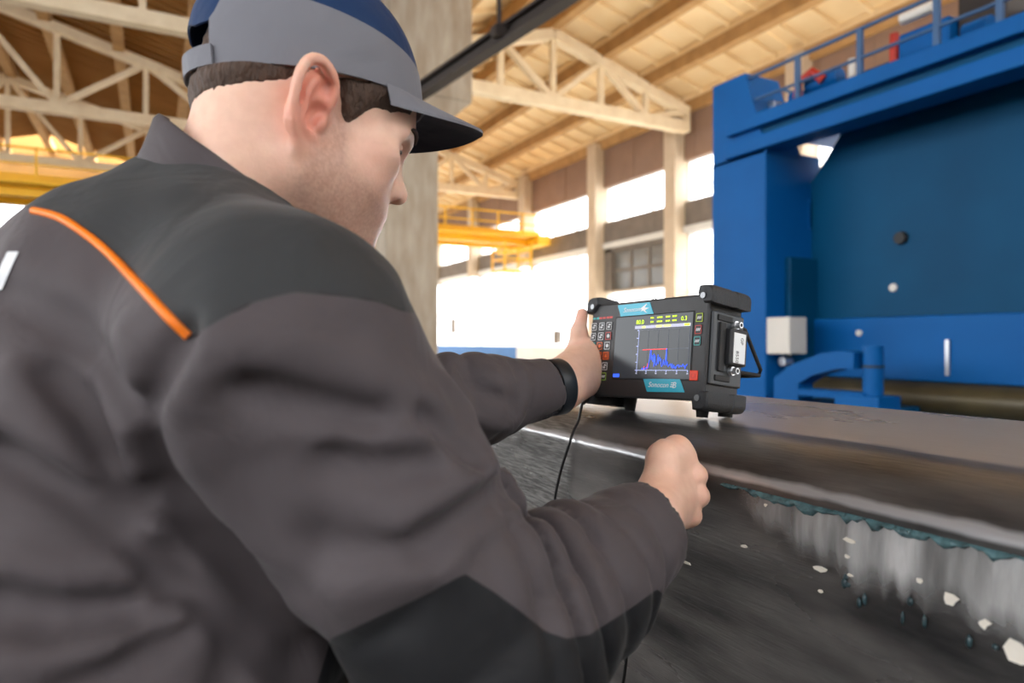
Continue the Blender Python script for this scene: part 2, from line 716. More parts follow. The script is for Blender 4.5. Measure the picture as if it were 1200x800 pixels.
NV = [(16.0, 10.5, 7.8, 3, 'R'), (10.5, 5.0, 7.8, 3, 'R'), (5.0, -5.0, 7.8, 5, 'L'), (-5.0, -15.0, 7.8, 5, 'L')]
slab_R = slab_mesh('roof_slab', 5.5 / 3 / math.cos(math.atan(SLOPE)) - .02, 6, M_ROOF)
slab_L = slab_mesh('roof_slab_old', 10 / 5 / math.cos(math.atan(SLOPE)) - .02, 12, M_ROOF_OLD)
ang = math.atan(SLOPE)
for (xa, xb, z, n, side) in NV:
    up = (xa in (16.0, 5.0) and xb < xa and xa != 10.5) and xa != -5.0
    for i in range(n):
        x0 = xa + (xb - xa) * i / n
        x1 = xa + (xb - xa) * (i + 1) / n
        lo, hi = min(x0, x1), max(x0, x1)
        for k in range(-2, 11):
            yb = 1.4 + 6 * k
            if side == 'L' and yb > 42:
                continue
            oo = bpy.data.objects.new('roof_slab', slab_R if side == 'R' else slab_L)
            COL.objects.link(oo)
            # height at the low-x edge
            if xa in (16.0, 5.0):         # rises towards low x
                zl = Z0 + z + (xa - lo) * SLOPE
                rot = ang
            else:                          # falls towards low x
                zl = Z0 + z + (lo - xb) * SLOPE
                rot = -ang
            oo.parent = ceil
            oo.matrix_parent_inverse = Matrix.Translation(ceil.location).inverted()
            oo.location = (lo, yb, zl + .45)
            oo.rotation_euler = (0, rot, 0)
# purlins along the bays
for (xa, xb, z, n, side) in NV:
    for i in range(n + 1):
        x = xa + (xb - xa) * i / n
        zz = Z0 + z + ((xa - x) if xa in (16.0, 5.0) else (x - xb)) * SLOPE
        if i == 0 and xa != 16.0:
            continue
        ya, yb = (-10.6, 67) if side == 'R' else (-10.6, 45.9)
        MB().box((x - .16, ya, zz - .12), (x + .16, yb, zz + .3)).build('purlin', M_PURLIN, ceil)


# ------------------------------------------------------------------ trusses
def truss(Y, xa, xb, zb, rise, npan, label, end_h=.5):
    t = empty('roof_truss', (xa, Y, zb), label, 'roof truss', 'roof trusses across the bays')
    h = .34
    MB().bar((xa, Y, zb), (xb, Y, zb), .34, h).build('bottom_chord', M_TRUSS, t)
    xm = (xa + xb) / 2
    zt = lambda x: zb + end_h + (1 - abs(x - xm) / abs(xm - xa)) * rise
    for s in ((xa, xm), (xm, xb)):
        MB().bar((s[0], Y, zt(s[0])), (s[1], Y, zt(s[1])), .32, .3).build('top_chord', M_TRUSS, t)
    for i in range(npan + 1):
        x = xa + (xb - xa) * i / npan
        MB().bar((x, Y, zb + .1), (x, Y, zt(x)), .16, .16, (0, 1, 0)).build('post', M_TRUSS, t)
        if i < npan:
            x2 = xa + (xb - xa) * (i + 1) / npan
            if x < xm:
                a, b_ = (x, Y, zb + .1) if i % 2 else (x, Y, zt(x)), (x2, Y, zt(x2)) if i % 2 else (x2, Y, zb + .1)
            else:
                a, b_ = (x, Y, zt(x)) if i % 2 == 0 else (x, Y, zb + .1), (x2, Y, zb + .1) if i % 2 == 0 else (x2, Y, zt(x2))
            MB().bar(a, b_, .16, .2, (0, 1, 0)).build('diagonal', M_TRUSS, t)
    return t


truss(17.4, 5.3, 15.7, Z0 + 7.1, 1.5, 6, 'cream truss just behind the tall blue machine, nearest of the right bay')
truss(29.3, 5.3, 15.7, Z0 + 7.1, 1.5, 6, 'cream truss of the right bay above the yellow crane walkway')
truss(41.3, 5.3, 15.7, Z0 + 7.1, 1.5, 6, 'farthest cream truss of the right bay, beyond the yellow crane')
truss(17.6, -15, 4.7, Z0 + 7.3, 2.7, 8, 'cream truss crossing the top left corner above the worker, nearest of the left bay')
truss(25.6, -15, 4.7, Z0 + 7.3, 2.7, 8, 'cream truss behind the worker, second one of the left bay')
truss(33.4, -15, 4.7, Z0 + 7.3, 2.7, 8, 'farthest cream truss of the left bay, just above the yellow girder')

# ------------------------------------------------------------------ columns between the bays
def column(Y, w, label, cap=True):
    c = empty('concrete_column', (5, Y, 0), label, 'column', 'columns between the two bays')
    xc = 4.66
    b = MB().box((xc - w / 2, Y - .35, 0), (xc + w / 2, Y + .35, Z0 + 5.1), .03)
    b.build('shaft', M_COLUMN, c)
    MB().prism([(xc - w / 2, Y - .4, Z0 + 4.4), (xc + w / 2, Y - .4, Z0 + 4.4), (xc + 1.3, Y - .4, Z0 + 5.05), (xc - .5, Y - .4, Z0 + 5.05)], (0, .8, 0)).build('haunch', M_COLUMN, c)
    MB().box((xc - .5, Y - .45, Z0 + 5.05), (xc + 1.3, Y + .45, Z0 + 8.1), .03).build('head', M_COLUMN, c)
    return c


column(13.6, 1.15, 'stained concrete column right behind the worker\'s face')
column(26.0, .9, 'concrete column farther back, hidden behind the worker\'s cap')

# dark steel girder and its hanger, high above the cap
g = empty('steel_girder', W(at(560, 55, 10)), 'dark steel girder running up past the top of the concrete column', 'girder')
p1, p2 = W(at(420, 150, 14)), W(at(730, -62, 8))
b = MB()
dv = Vector(p2) - Vector(p1)
b.bar(p1, p2, .2, .05)
b.bar(Vector(p1) - Vector((0, 0, .2)), Vector(p2) - Vector((0, 0, .2)), .2, .05)
b.bar(Vector(p1) - Vector((0, 0, .1)), Vector(p2) - Vector((0, 0, .1)), .04, .2)
b.build('beam', M_DARKSTEEL, g)
q = W(at(585, 38, 9.8))
MB().bar(q, Vector(q) + Vector((0, 0, 1.2)), .05, .05, (0, 1, 0)).bar(Vector(q) - Vector((.1, 0, .0)), Vector(q) + Vector((.1, 0, 0)), .16, .16).build('hanger', M_DARKSTEEL, g)


# ------------------------------------------------------------------ overhead cranes
def crane(Y, xa, xb, z, label, cab):
    c = empty('overhead_crane', ((xa + xb) / 2, Y, z), label, 'crane', 'yellow overhead cranes')
    for dy, nm in ((0, 'girder'), (1.5, 'girder')):
        MB().box((xa, Y + dy, z - .35), (xb, Y + dy + .35, z + .3)).build(nm, M_YELLOW, c)
    MB().box((xa, Y - .7, z - .1), (xb, Y, z - .02)).build('walkway', M_YELLOW, c)
    MB().bar((xa, Y - .65, z + .9), (xb, Y - .65, z + .9), .06, .06).bar((xa, Y - .65, z + .45), (xb, Y - .65, z + .45), .05, .05).build('handrail', M_YELLOW, c)
    n = 8
    for i in range(n + 1):
        x = xa + (xb - xa) * i / n
        MB().bar((x, Y - .65, z - .05), (x, Y - .65, z + .9), .06, .06, (0, 1, 0)).build('rail_post', M_YELLOW, c)
    for x in (xa + .4, xb - .4):
        MB().box((x - .3, Y - 1.1, z - .45), (x + .3, Y + 3.0, z - .05)).build('end_carriage', M_YELLOW, c)
    if cab:
        x = xb - 2.2
        b = MB()
        for (i, j) in ((0, 0), (1.3, 0), (0, 1.2), (1.3, 1.2)):
            b.bar((x + i, Y - .8 + j, z - 1.6), (x + i, Y - .8 + j, z - .3), .08, .08, (0, 1, 0))
        for zz in (z - 1.6, z - 1.1, z - .7):
            b.bar((x, Y - .8, zz), (x + 1.3, Y - .8, zz), .07, .07)
            b.bar((x, Y + .4, zz), (x + 1.3, Y + .4, zz), .07, .07)
            b.bar((x, Y - .8, zz), (x, Y + .4, zz), .07, .07)
            b.bar((x + 1.3, Y - .8, zz), (x + 1.3, Y + .4, zz), .07, .07)
        b.box((x, Y - .8, z - 1.64), (x + 1.3, Y + .4, z - 1.58))
        b.build('service_basket', M_YELLOW, c)
    return c


crane(27.0, 5.8, 15.6, Z0 + 4.7, 'yellow overhead crane with hanging basket in front of the windows', True)
crane(24.0, -14.5, 4.0, Z0 + 4.55, 'yellow crane girder at the left edge behind the worker\'s shoulder', False)

# ------------------------------------------------------------------ the tall blue machine
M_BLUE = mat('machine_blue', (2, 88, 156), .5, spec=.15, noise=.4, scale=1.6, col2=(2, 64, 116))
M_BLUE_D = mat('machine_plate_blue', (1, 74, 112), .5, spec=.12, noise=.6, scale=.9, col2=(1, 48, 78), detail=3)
M_RAIL = mat('rail_blue_grey', (52, 88, 128), .5, noise=.3, scale=3)
M_ROLL = mat('roller_rust_oil', (88, 78, 52), .4, noise=.6, scale=3, col2=(44, 36, 28), metal=.3)
M_WHITEP = mat('cabinet_light_grey', (214, 208, 198), .6, noise=.2, scale=4)
M_REDP = mat('hydraulic_red', (190, 44, 24), .5, noise=.2, scale=4)
M_BLACKRUB = mat('black_rubber', (26, 27, 29), .6)
M_SILVER = mat('bare_silver', (200, 202, 206), .3, metal=.8)

XM = 6.0
mc = empty('plate_rolling_machine', (XM + .6, 3.2, 0), 'tall blue plate rolling machine with railed deck standing behind the steel block', 'machine')


def xz(px, py, X):
    p = on_x(px, py, X)
    return p[1], p[2]


ya, yb = on_x(834, 300, XM)[1], on_x(897, 300, XM)[1]     # post: far edge, near edge
YE = -1.2                                                     # machine goes on past the right edge of the picture
zt = Z0 + .513 * XM
MB().box((XM, yb, 0), (XM + .9, ya, Z0 + 2.15), .02).build('post', M_BLUE, mc)
MB().prism([(XM, ya - .02, Z0 + 2.1), (XM, ya - .02, zt), (XM, ya - .52, zt), (XM, yb - .02, Z0 + 2.1)], (.55, 0, 0)).build('post_head', M_BLUE, mc)
MB().box((XM - .07, YE, Z0 + 2.13), (XM + .25, yb + .55, Z0 + 2.29), .012).build('lower_flange', M_BLUE, mc)
MB().box((XM + .02, YE, Z0 + 2.27), (XM + .25, yb + .5, Z0 + 2.4)).build('web', M_BLUE_D, mc)
MB().box((XM - .1, YE, Z0 + 2.38), (XM + .3, yb + .5, Z0 + 2.53), .012).build('upper_flange', M_BLUE, mc)
MB().box((XM + .25, YE, Z0 + 2.45), (XM + 1.9, yb + .4, Z0 + 2.52)).build('deck', M_BLUE, mc)
# railing
for zz, r in ((3.02, .022), (2.74, .018)):
    MB().tube([(XM + .05, on_x(868, 0, XM)[1], Z0 + zz), (XM + .05, YE, Z0 + zz)], r, 8).build('handrail', M_RAIL, mc)
for px in (868, 931, 1004, 1094, 1168):
    y = on_x(px, 50, XM)[1]
    MB().bar((XM + .05, y, Z0 + 2.5), (XM + .05, y, Z0 + 3.03), .045, .05, (0, 1, 0)).build('rail_post', M_RAIL, mc)
MB().tube([(XM + .05, on_x(868, 0, XM)[1], Z0 + 3.02), (XM + .9, on_x(868, 0, XM)[1], Z0 + 3.02)], .022, 8).build('handrail', M_RAIL, mc)
# gear on the deck
def deck_y(px): return on_x(px, 60, XM + .5)[1]
zD = Z0 + 2.52
b = MB().cyl((XM + .5, deck_y(948), zD + .32), (XM + .5, deck_y(985), zD + .32), .09, 14)
b.box((XM + .4, deck_y(945), zD), (XM + .6, deck_y(930), zD + .3), .01).build('pump', M_BLUE, mc)
b = MB().tube([(XM + .35, deck_y(945), zD + .1), (XM + .33, deck_y(948), zD + .35), (XM + .36, deck_y(962), zD + .42), (XM + .4, deck_y(972), zD + .3)], .05, 10)
b.build('red_hose', M_REDP, mc)
MB().box((XM + .3, deck_y(1052), zD), (XM + .7, deck_y(990), zD + .17), .02).build('valve_block', M_BLUE, mc)
MB().cyl((XM + .32, deck_y(1050), zD + .1), (XM + .32, deck_y(1010), zD + .1), .06, 12).build('filter', M_WHITEP, mc)
MB().cyl((XM + .4, deck_y(1006), zD + .2), (XM + .4, deck_y(1006), zD + .4), .04, 12).build('gauge', M_WHITEP, mc)
MB().cyl((XM + .45, deck_y(1052), zD + .2), (XM + .45, deck_y(1052), zD + .5), .045, 12).build('gauge', M_REDP, mc)
MB().box((XM + .4, deck_y(1120), zD), (XM + .9, deck_y(1060), zD + .45), .02).build('motor_box', M_BLUE, mc)
MB().cyl((XM + .35, deck_y(1105), zD + .56), (XM + .35, deck_y(1068), zD + .56), .055, 12).build('filter', M_WHITEP, mc)
MB().box((XM + .5, deck_y(1180), zD), (XM + 1.1, deck_y(1122), zD + .62), .02).build('motor_box', M_DARKSTEEL, mc)
MB().cyl((XM + .4, deck_y(1170), zD + .2), (XM + .4, deck_y(1140), zD + .2), .1, 14).build('motor', M_BLUE, mc)
MB().box((XM + .25, yb + .1, zD), (XM + .5, yb + .32, zD + .22), .01).build('junction_box', M_SILVER, mc)
# the big recessed plate, its edge slanting away from the post
XP = 6.75
P = [on_x(984, 160, XP), on_x(936, 238, XP), on_x(928, 250, XP), on_x(928, 376, XP)]
yl = P[3][1]
zb0, zb1 = Z0 + .26, Z0 + 2.9
poly = [(XP, P[0][1] - .12, zb1), (XP, P[0][1], P[0][2]), (XP, P[1][1], P[1][2]), (XP, yl, P[2][2]), (XP, yl, zb0), (XP, YE, zb0), (XP, YE, zb1)]
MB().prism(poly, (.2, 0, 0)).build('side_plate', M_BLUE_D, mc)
MB().box((XP - .06, YE, Z0 - .39), (XP + .2, yl + .05, Z0 + .255), .015).build('lower_plate', M_BLUE, mc)
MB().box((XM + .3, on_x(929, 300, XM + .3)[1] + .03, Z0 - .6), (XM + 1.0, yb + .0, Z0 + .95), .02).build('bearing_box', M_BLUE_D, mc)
MB().box((XM + .7, on_x(935, 200, XM + .7)[1], Z0 + 1.3), (XM + 1.0, yb, Z0 + 1.62), .02).build('bracket_top', M_BLUE, mc)
# holes and fittings on the plates
def disc(px, py, X, r, m, name, th=.02):
    p = on_x(px, py, X)
    return MB().cyl((X + .005, p[1], p[2]), (X - th, p[1], p[2]), r, 16, r * .85).build(name, m, mc)
disc(1057, 279, XP, .07, M_BLACKRUB, 'port', .05)
disc(1047, 337, XP, .045, M_WHITEP, 'plug')
disc(1007, 390, XP - .06, .036, M_WHITEP, 'plug')
for px, y_a, y_b in ((949, 396, 420), (1112, 398, 440)):
    pa, pb = on_x(px, y_a, XP - .06), on_x(px, y_b, XP - .06)
    MB().bar((XP - .08, pa[1], pa[2]), (XP - .08, pb[1], pb[2]), .03, .035, (0, 1, 0)).build('steel_strip', M_SILVER, mc)
# roller under the plate
MB().cyl((XM + .75, YE, Z0 - .56), (XM + .75, yb - .1, Z0 - .56), .17, 28).build('roller', M_ROLL, mc)
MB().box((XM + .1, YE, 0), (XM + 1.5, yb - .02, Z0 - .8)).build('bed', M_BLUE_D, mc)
# hinged arm in front
XA = XM - .35
arm = [(907, 470), (907, 443), (925, 428), (962, 414), (985, 411), (1000, 413), (1000, 432), (980, 432), (950, 440), (935, 450), (935, 470)]
MB().prism([on_x(x, y, XA) for x, y in arm], (.22, 0, 0)).build('hinged_arm', M_BLUE, mc)
a_, b_ = on_x(935, 455, XA), on_x(1012, 470, XA)
MB().box((XA, b_[1], b_[2]), (XA + .22, a_[1], a_[2]), .01).build('arm_foot', M_BLUE, mc)
pc = on_x(1014, 440, XA)
MB().cyl((XA + .11, pc[1], Z0 - .62), (XA + .11, pc[1], on_x(1014, 405, XA)[2]), .085, 18).build('cylinder', M_BLUE, mc)
MB().cyl((XA + .11, pc[1], on_x(1014, 428, XA)[2]), (XA + .11, pc[1], on_x(1014, 431, XA)[2]), .093, 18).build('cylinder_ring', M_BLACKRUB, mc)
MB().box((XA - .02, pc[1] - .14, Z0 - .66), (XA + .3, pc[1] + .3, Z0 - .49), .01).build('cylinder_shoe', M_BLUE, mc)
MB().box((XA, on_x(1030, 440, XA)[1], 0), (XA + .6, on_x(907, 440, XA)[1], Z0 - .6), .01).build('pedestal', M_BLUE_D, mc)
# light cabinet seen in the gap, with a valve beneath
pa, pb = on_x(897, 372, XM + .02), on_x(925, 415, XM + .02)
MB().box((XM + .02, pb[1], pb[2]), (XM + .30, pa[1], pa[2]), .015).build('control_cabinet', M_WHITEP, mc)
MB().cyl((XM + .15, on_x(916, 422, XM + .15)[1], Z0 - .22), (XM + .28, on_x(916, 422, XM + .15)[1], Z0 - .22), .05, 14).build('valve', M_SILVER, mc)
# ------------------------------------------------------------------ the worker
# everything here is laid out in camera-aligned metres (right, forward, up from the lens) and turned into world space at the end
def unit(v):
    v = np.asarray(v, float)
    return v / np.linalg.norm(v)


EAR = np.array(at(369, 127, .60))
YAWH, PITH, ROLH = math.radians(29), math.radians(21), math.radians(0)
hf0 = np.array([math.cos(YAWH), math.sin(YAWH), 0])
hr0 = np.array([math.sin(YAWH), -math.cos(YAWH), 0])
HF = math.cos(PITH) * hf0 - math.sin(PITH) * np.array([0, 0, 1.])
HU = math.sin(PITH) * hf0 + math.cos(PITH) * np.array([0, 0, 1.])
HR = math.cos(ROLH) * hr0 + math.sin(ROLH) * HU
HU = unit(np.cross(HF, HR)) * -1
if HU[2] < 0: HU = -HU
HC = EAR - .080 * HR + .004 * HF
HM = np.stack([HF, HR, HU], 1)             # head axes: forward, his right, up


def hp(x, y, z):
    return HC + HM @ np.array([x, y, z], float)


def hd(x, y, z):
    return HM @ np.array([x, y, z], float)


# cap frame: sits a little flatter than the head
PC = PITH - math.radians(20)
CF = math.cos(PC) * hf0 - math.sin(PC) * np.array([0, 0, 1.])
CU = math.sin(PC) * hf0 + math.cos(PC) * np.array([0, 0, 1.])
CR = hr0
CO = HC + HU * .0425 + HF * .001

# joints
NB = np.array([-.275, .665, .105])          # base of neck
SR = np.array([-.165, .500, -.005])
ER = np.array([-.022, .520, -.242])
WR = np.array([.145, .695, -.180])
SL = np.array([-.340, .840, .075])
EL = np.array([-.150, .840, -.085])
WL = np.array([.066, .995, -.066])
PEL = np.array([-.470, .560, -.380])
BF = unit([.89, .45, 0])                    # the way the trunk faces
BR = unit([.45, -.89, 0])                   # towards his right
SPN = unit(NB - PEL)
BF2 = unit(BF - SPN * (BF @ SPN))
BR2 = np.cross(BF2, SPN)
if BR2 @ BR < 0: BR2 = -BR2
TM = np.stack([BF2, BR2, SPN], 1)
FLOOR_Z = -CAM_H

# ---------------- body: head, neck, trunk, arms, hands and legs in one skin
F = Field()
e, c = F.ell, F.cone
e(hp(-.007, 0, .045), (.096, .077, .090), HM)
e(hp(.045, 0, .050), (.052, .064, .052), HM, .03)
e(hp(.042, 0, -.022), (.058, .064, .064), HM, .03)
for s in (1, -1):
    e(hp(.048, s * .036, -.030), (.038, .033, .044), HM, .02)        # cheeks
    e(hp(.010, s * .045, -.045), (.04, .028, .036), HM, .03)         # jaw corner
    c(hp(.005, s * .052, -.050), hp(.074, s * .016, -.080), .022, .020, .03)
    e(hp(.070, s * .042, .004), (.020, .022, .014), HM, .02)        # cheekbone
e(hp(.040, 0, -.082), (.050, .046, .030), HM, .03)                  # under the chin
e(hp(.082, 0, -.082), (.020, .024, .018), HM, .02)                  # chin
e(hp(.080, 0, -.045), (.024, .034, .026), HM, .02)                  # muzzle
c(hp(.086, 0, .030), hp(.106, 0, -.004), .0085, .0100, .014)        # nose
e(hp(.110, 0, -.010), (.0125, .0110, .0105), HM, .008)
for s in (1, -1):
    e(hp(.099, s * .0125, -.0145), (.0125, .0075, .0085), HM, .006)
    c(hp(.090, s * .014, .040), hp(.078, s * .050, .034), .010, .008, .02)   # brow
for s in (1, -1):
    e(hp(.094, s * .033, .017), (.016, .019, .012), HM, .014, True)   # orbits
    e(hp(.074, s * .032, .017), (.0135, .0145, .0125), HM, .004)      # eyeballs under the lids
    F.poly([hp(.083, s * .017, .016), hp(.0885, s * .027, .0225), hp(.087, s * .037, .0225), hp(.078, s * .047, .015)], .0030, .004)
    F.poly([hp(.083, s * .017, .015), hp(.0865, s * .030, .0095), hp(.078, s * .046, .014)], .0026, .004)
    e(hp(.107, s * .0075, -.0195), (.0055, .0035, .0040), HM, .003, True)   # nostrils
# lips
F.poly([hp(.086, .022, -.047), hp(.0985, .010, -.0425), hp(.1015, 0, -.0435), hp(.0985, -.010, -.0425), hp(.086, -.022, -.047)], [.003, .0048, .0045, .0048, .003], .008)
F.poly([hp(.086, .021, -.049), hp(.0970, .010, -.0535), hp(.0990, 0, -.0540), hp(.0970, -.010, -.0535), hp(.086, -.021, -.049)], [.003, .0050, .0055, .0050, .003], .008)
F.poly([hp(.088, .024, -.0485), hp(.103, .008, -.0482), hp(.103, -.008, -.0482), hp(.088, -.024, -.0485)], .0016, .003, True)
# ears
for s in (1, -1):
    EU, EV = unit(hd(.93, -s * .40, -.05)), unit(hd(-.14, s * .12, .98))
    EW = np.cross(EU, EV)
    if EW @ (HR * s) < 0: EW = -EW
    EO = hp(-.008, s * .0830, -.003)
    S_ = 1.12
    def ep(u, v, w): return EO + S_ * (EU * u + EV * v + EW * w)
    EM = np.stack([EU, EV, EW], 1)
    e(ep(-.002, .004, -.001), np.array([.0165, .030, .0045]) * S_, EM, .006)
    c(ep(.010, .0, -.008), ep(.006, -.012, -.008), .011, .010, .010)
    rim = [(.010, .004, .001), (.0155, .017, .003), (.011, .030, .005), (-.002, .0350, .006), (-.0140, .0290, .007), (-.0195, .015, .007), (-.0185, -.002, .006), (-.013, -.017, .004), (-.005, -.027, .002)]
    F.poly(spline([ep(*q) for q in rim], 3), .0036 * S_, .004)
    e(ep(.002, -.0300, .001), np.array([.0080, .0080, .0048]) * S_, EM, .008)
    F.poly(spline([ep(.0075, -.021, .003), ep(-.003, -.017, .005), ep(-.0085, -.004, .005), ep(-.0085, .010, .0045), ep(-.003, .021, .003)], 3), .0030 * S_, .004)
    e(ep(.003, -.004, .005), np.array([.0080, .0125, .0075]) * S_, EM, .003, True)
    e(ep(.006, .020, .005), np.array([.0050, .0070, .0050]) * S_, EM, .003, True)
    F.poly(spline([ep(-.0135, -.006, .006), ep(-.0140, .010, .007), ep(-.0085, .024, .006)], 3), .0016, .003, True)
    e(ep(.0115, -.006, .002), np.array([.0042, .0060, .0042]) * S_, EM, .004)
# neck and trunk
c(hp(-.030, 0, -.010), NB + np.array([.0, 0, -.02]), .062, .068, .03)
c(hp(-.052, .03, .0), NB + BR * .045 - BF * .02, .030, .045, .03)
c(hp(-.052, -.03, .0), NB - BR * .045 - BF * .02, .030, .045, .03)
MID = (NB + PEL) / 2
e(NB + (PEL - NB) * .34, (.105, .155, .19), TM, .04)
e(NB + (PEL - NB) * .80, (.105, .145, .20), TM, .05)
for S__, E__, W__ in ((SR, ER, WR), (SL, EL, WL)):
    c(NB - np.array([0, 0, .04]), S__, .055, .055, .04)
    c(S__, E__, .052, .042, .03)
    c(E__, E__ + (W__ - E__) * .35, .042, .043, .02)
    c(E__ + (W__ - E__) * .35, W__, .043, .028, .02)
# legs
HIPS, KNEES, ANK = [], [], []
for s in (1, -1):
    hip = PEL + BR * s * .09 + np.array([0, 0, -.04])
    ank = np.array([hip[0], hip[1], FLOOR_Z + .09]) + BF * (-.02 + (.12 if s < 0 else -.05)) + BR * s * .05
    kn = (hip + ank) / 2 + BF * .03
    HIPS.append(hip); KNEES.append(kn); ANK.append(ank)
    c(hip, kn, .085, .058, .05)
    c(kn, ank, .058, .038, .03)
    c(ank, ank + BF * .14 - np.array([0, 0, .05]), .036, .028, .02)


UP3 = np.array([0, 0, 1.])
# ---- right hand: closed on the probe, back of the hand to the lens
K = [np.array(at(799, 537, .775)), np.array(at(814, 557, .772)), np.array(at(817, 581, .766)), np.array(at(809, 604, .757))]
HA = unit(K[1] - WR)
PALM = unit([-.74, .66, -.05])             # the way the palm faces
kr = [.0125, .0125, .0120, .0108]
for i, k in enumerate(K):
    c(WR + (k - WR) * .12 + PALM * .004, k - HA * .006 + PALM * .006, .0215, .0128, .020 if i == 0 else .012)
    c(k - PALM * .002, k - PALM * .002, kr[i] * 1.04, kr[i] * 1.04, .006)
L = [.043, .047, .043, .034]
for i, k in enumerate(K):
    d1 = unit(HA * .55 + PALM * .8)
    p1 = k + d1 * L[i]
    d2 = unit(PALM * .25 - HA * .95) if i else unit(PALM * .3 - UP3 * .95)
    p2 = p1 + d2 * L[i] * .62
    d3 = unit(-PALM * .8 - HA * .55) if i else unit(-HA * .3 - UP3 * .9)
    p3 = p2 + d3 * L[i] * .5
    F.poly([k, p1, p2, p3], [kr[i], kr[i] * .88, kr[i] * .8, kr[i] * .7], .004)
# thumb lies over the index finger
th = [WR + (K[0] - WR) * .25 + PALM * .012, np.array(at(778, 537, .752)), np.array(at(793, 525, .778)), np.array(at(801, 533, .806))]
F.poly(th, [.020, .0150, .0125, .0098], .014)
e(np.array(at(793, 525, .772)), (.0130, .014, .0115), None, .012)
c(th[1], K[0], .016, .012, .015)

# ---- left hand: palm along the instrument's left flank, thumb up its front edge
DEV_W, DEV_H, DEV_D = .230, .150, .085
dev_w, dev_u, dev_n = np.array([.6, -.799, .032]), np.array([.09, .107, .99]), np.array([-.795, -.591, .137])
dev_o = np.array([.1164, 1.0843, -.0884])   # lower left front corner
dl = lambda a, b_, c_: dev_o + dev_w * a + dev_u * b_ - dev_n * c_
tip, ip, mcp = dl(-.014, .134, -.008), dl(-.0190, .104, -.008), dl(-.026, .070, -.006)
cmc = WL + (mcp - WL) * .30 + np.array([0, -.006, .002])
F.poly([cmc, mcp], [.023, .0160], .02)
F.poly([mcp, ip, tip], [.0160, .0120, .0092], .006)
c(ip, ip, .0128, .0128, .006)
KL = [dl(-.017, .098, .055), dl(-.018, .074, .062), dl(-.018, .050, .062), dl(-.017, .028, .056)]
for i, k in enumerate(KL):
    c(WL + (k - WL) * .10, k, .023, .0125, .024)
c(cmc, KL[0] + (cmc - KL[0]) * .35, .020, .013, .02)
c(WL + np.array([.008, .0, -.004]), dl(-.034, .024, .014), .023, .015, .02)
LL = [.040, .044, .040, .032]
for i, k in enumerate(KL):
    p1 = k - dev_n * (LL[i] * .62) + dev_w * (.010)
    p2 = dl(.016, (k - dev_o) @ dev_u - .002, DEV_D + .012)
    p3 = p2 + dev_w * .024
    F.poly([k, p1, p2, p3], [.0115, .0105, .0098, .0085], .004)

bV, bQ = surface_net(F, (-.70, .38, FLOOR_Z - .01), (.30, 1.20, .36), .0026)
bV = relax(bV, bQ, 1, .4)


# ---------------- skin colour: stubble, lips, ears, cheeks (the skin's own colour)
def skin_colors(V):
    q = (V - HC) @ HM
    x, y, z = q[:, 0], np.abs(q[:, 1]), q[:, 2]
    base = np.array(lin((238, 196, 173))[:3])
    col = np.tile(base, (len(V), 1))
    def blend(wt, c_):
        nonlocal col
        col = col + wt[:, None] * (np.array(lin(c_)[:3]) - col)
    g = lambda cx, cy_, cz, sx, sy, sz: np.exp(-(((x - cx) / sx) ** 2 + ((y - cy_) / sy) ** 2 + ((z - cz) / sz) ** 2))
    blend(np.clip(g(.06, .045, -.015, .025, .03, .02) * .5, 0, 1), (228, 150, 130))
    ear = np.clip(g(-.008, .088, .0, .024, .018, .036) * 1.1, 0, .8)
    blend(ear, (228, 138, 116))
    st = np.clip(g(.045, .05, -.062, .05, .05, .030) * 1.15 + g(.09, 0, -.06, .03, .04, .03) * .8 + g(.022, .075, -.02, .013, .02, .04) * .9, 0, .62)
    hsh = np.random.RandomState(5).rand(len(V)) * 2 - 1
    st = st * (.85 + .16 * hsh)
    blend(np.clip(st, 0, .8), (142, 104, 90))
    lipw = np.clip(g(.099, 0, -.049, .014, .020, .0085) * 1.2, 0, .8)
    blend(lipw, (196, 118, 108))
    ey = ((x > .079) & (np.hypot(y - .032, z - .0155) < .0075) & (x > .0845))
    # the look goes down: a dark slit between the lids
    slit = np.clip(np.exp(-(((y - .032) / .012) ** 2 + ((z - .0155) / .0028) ** 2)) * (x > .07) * 1.2, 0, 1)
    blend(slit, (44, 30, 26))
    brow = np.clip(np.exp(-(((z - .036 + .10 * np.abs(y - .032)) / .0045) ** 2)) * (y > .012) * (y < .056) * (x > .055) * 1.1, 0, .85)
    blend(brow * .5, (96, 70, 58))
    hand = (V[:, 0] > .03)
    kn = np.zeros(len(V))
    for k in K:
        kn = np.maximum(kn, np.exp(-(np.linalg.norm(V - k, axis=1) / .012) ** 2))
    kn = np.maximum(kn, np.exp(-(np.linalg.norm(V - th[2], axis=1) / .014) ** 2))
    kn = np.maximum(kn, np.exp(-(np.linalg.norm(V - tip, axis=1) / .014) ** 2))
    blend(kn * .45, (226, 140, 120))
    return col


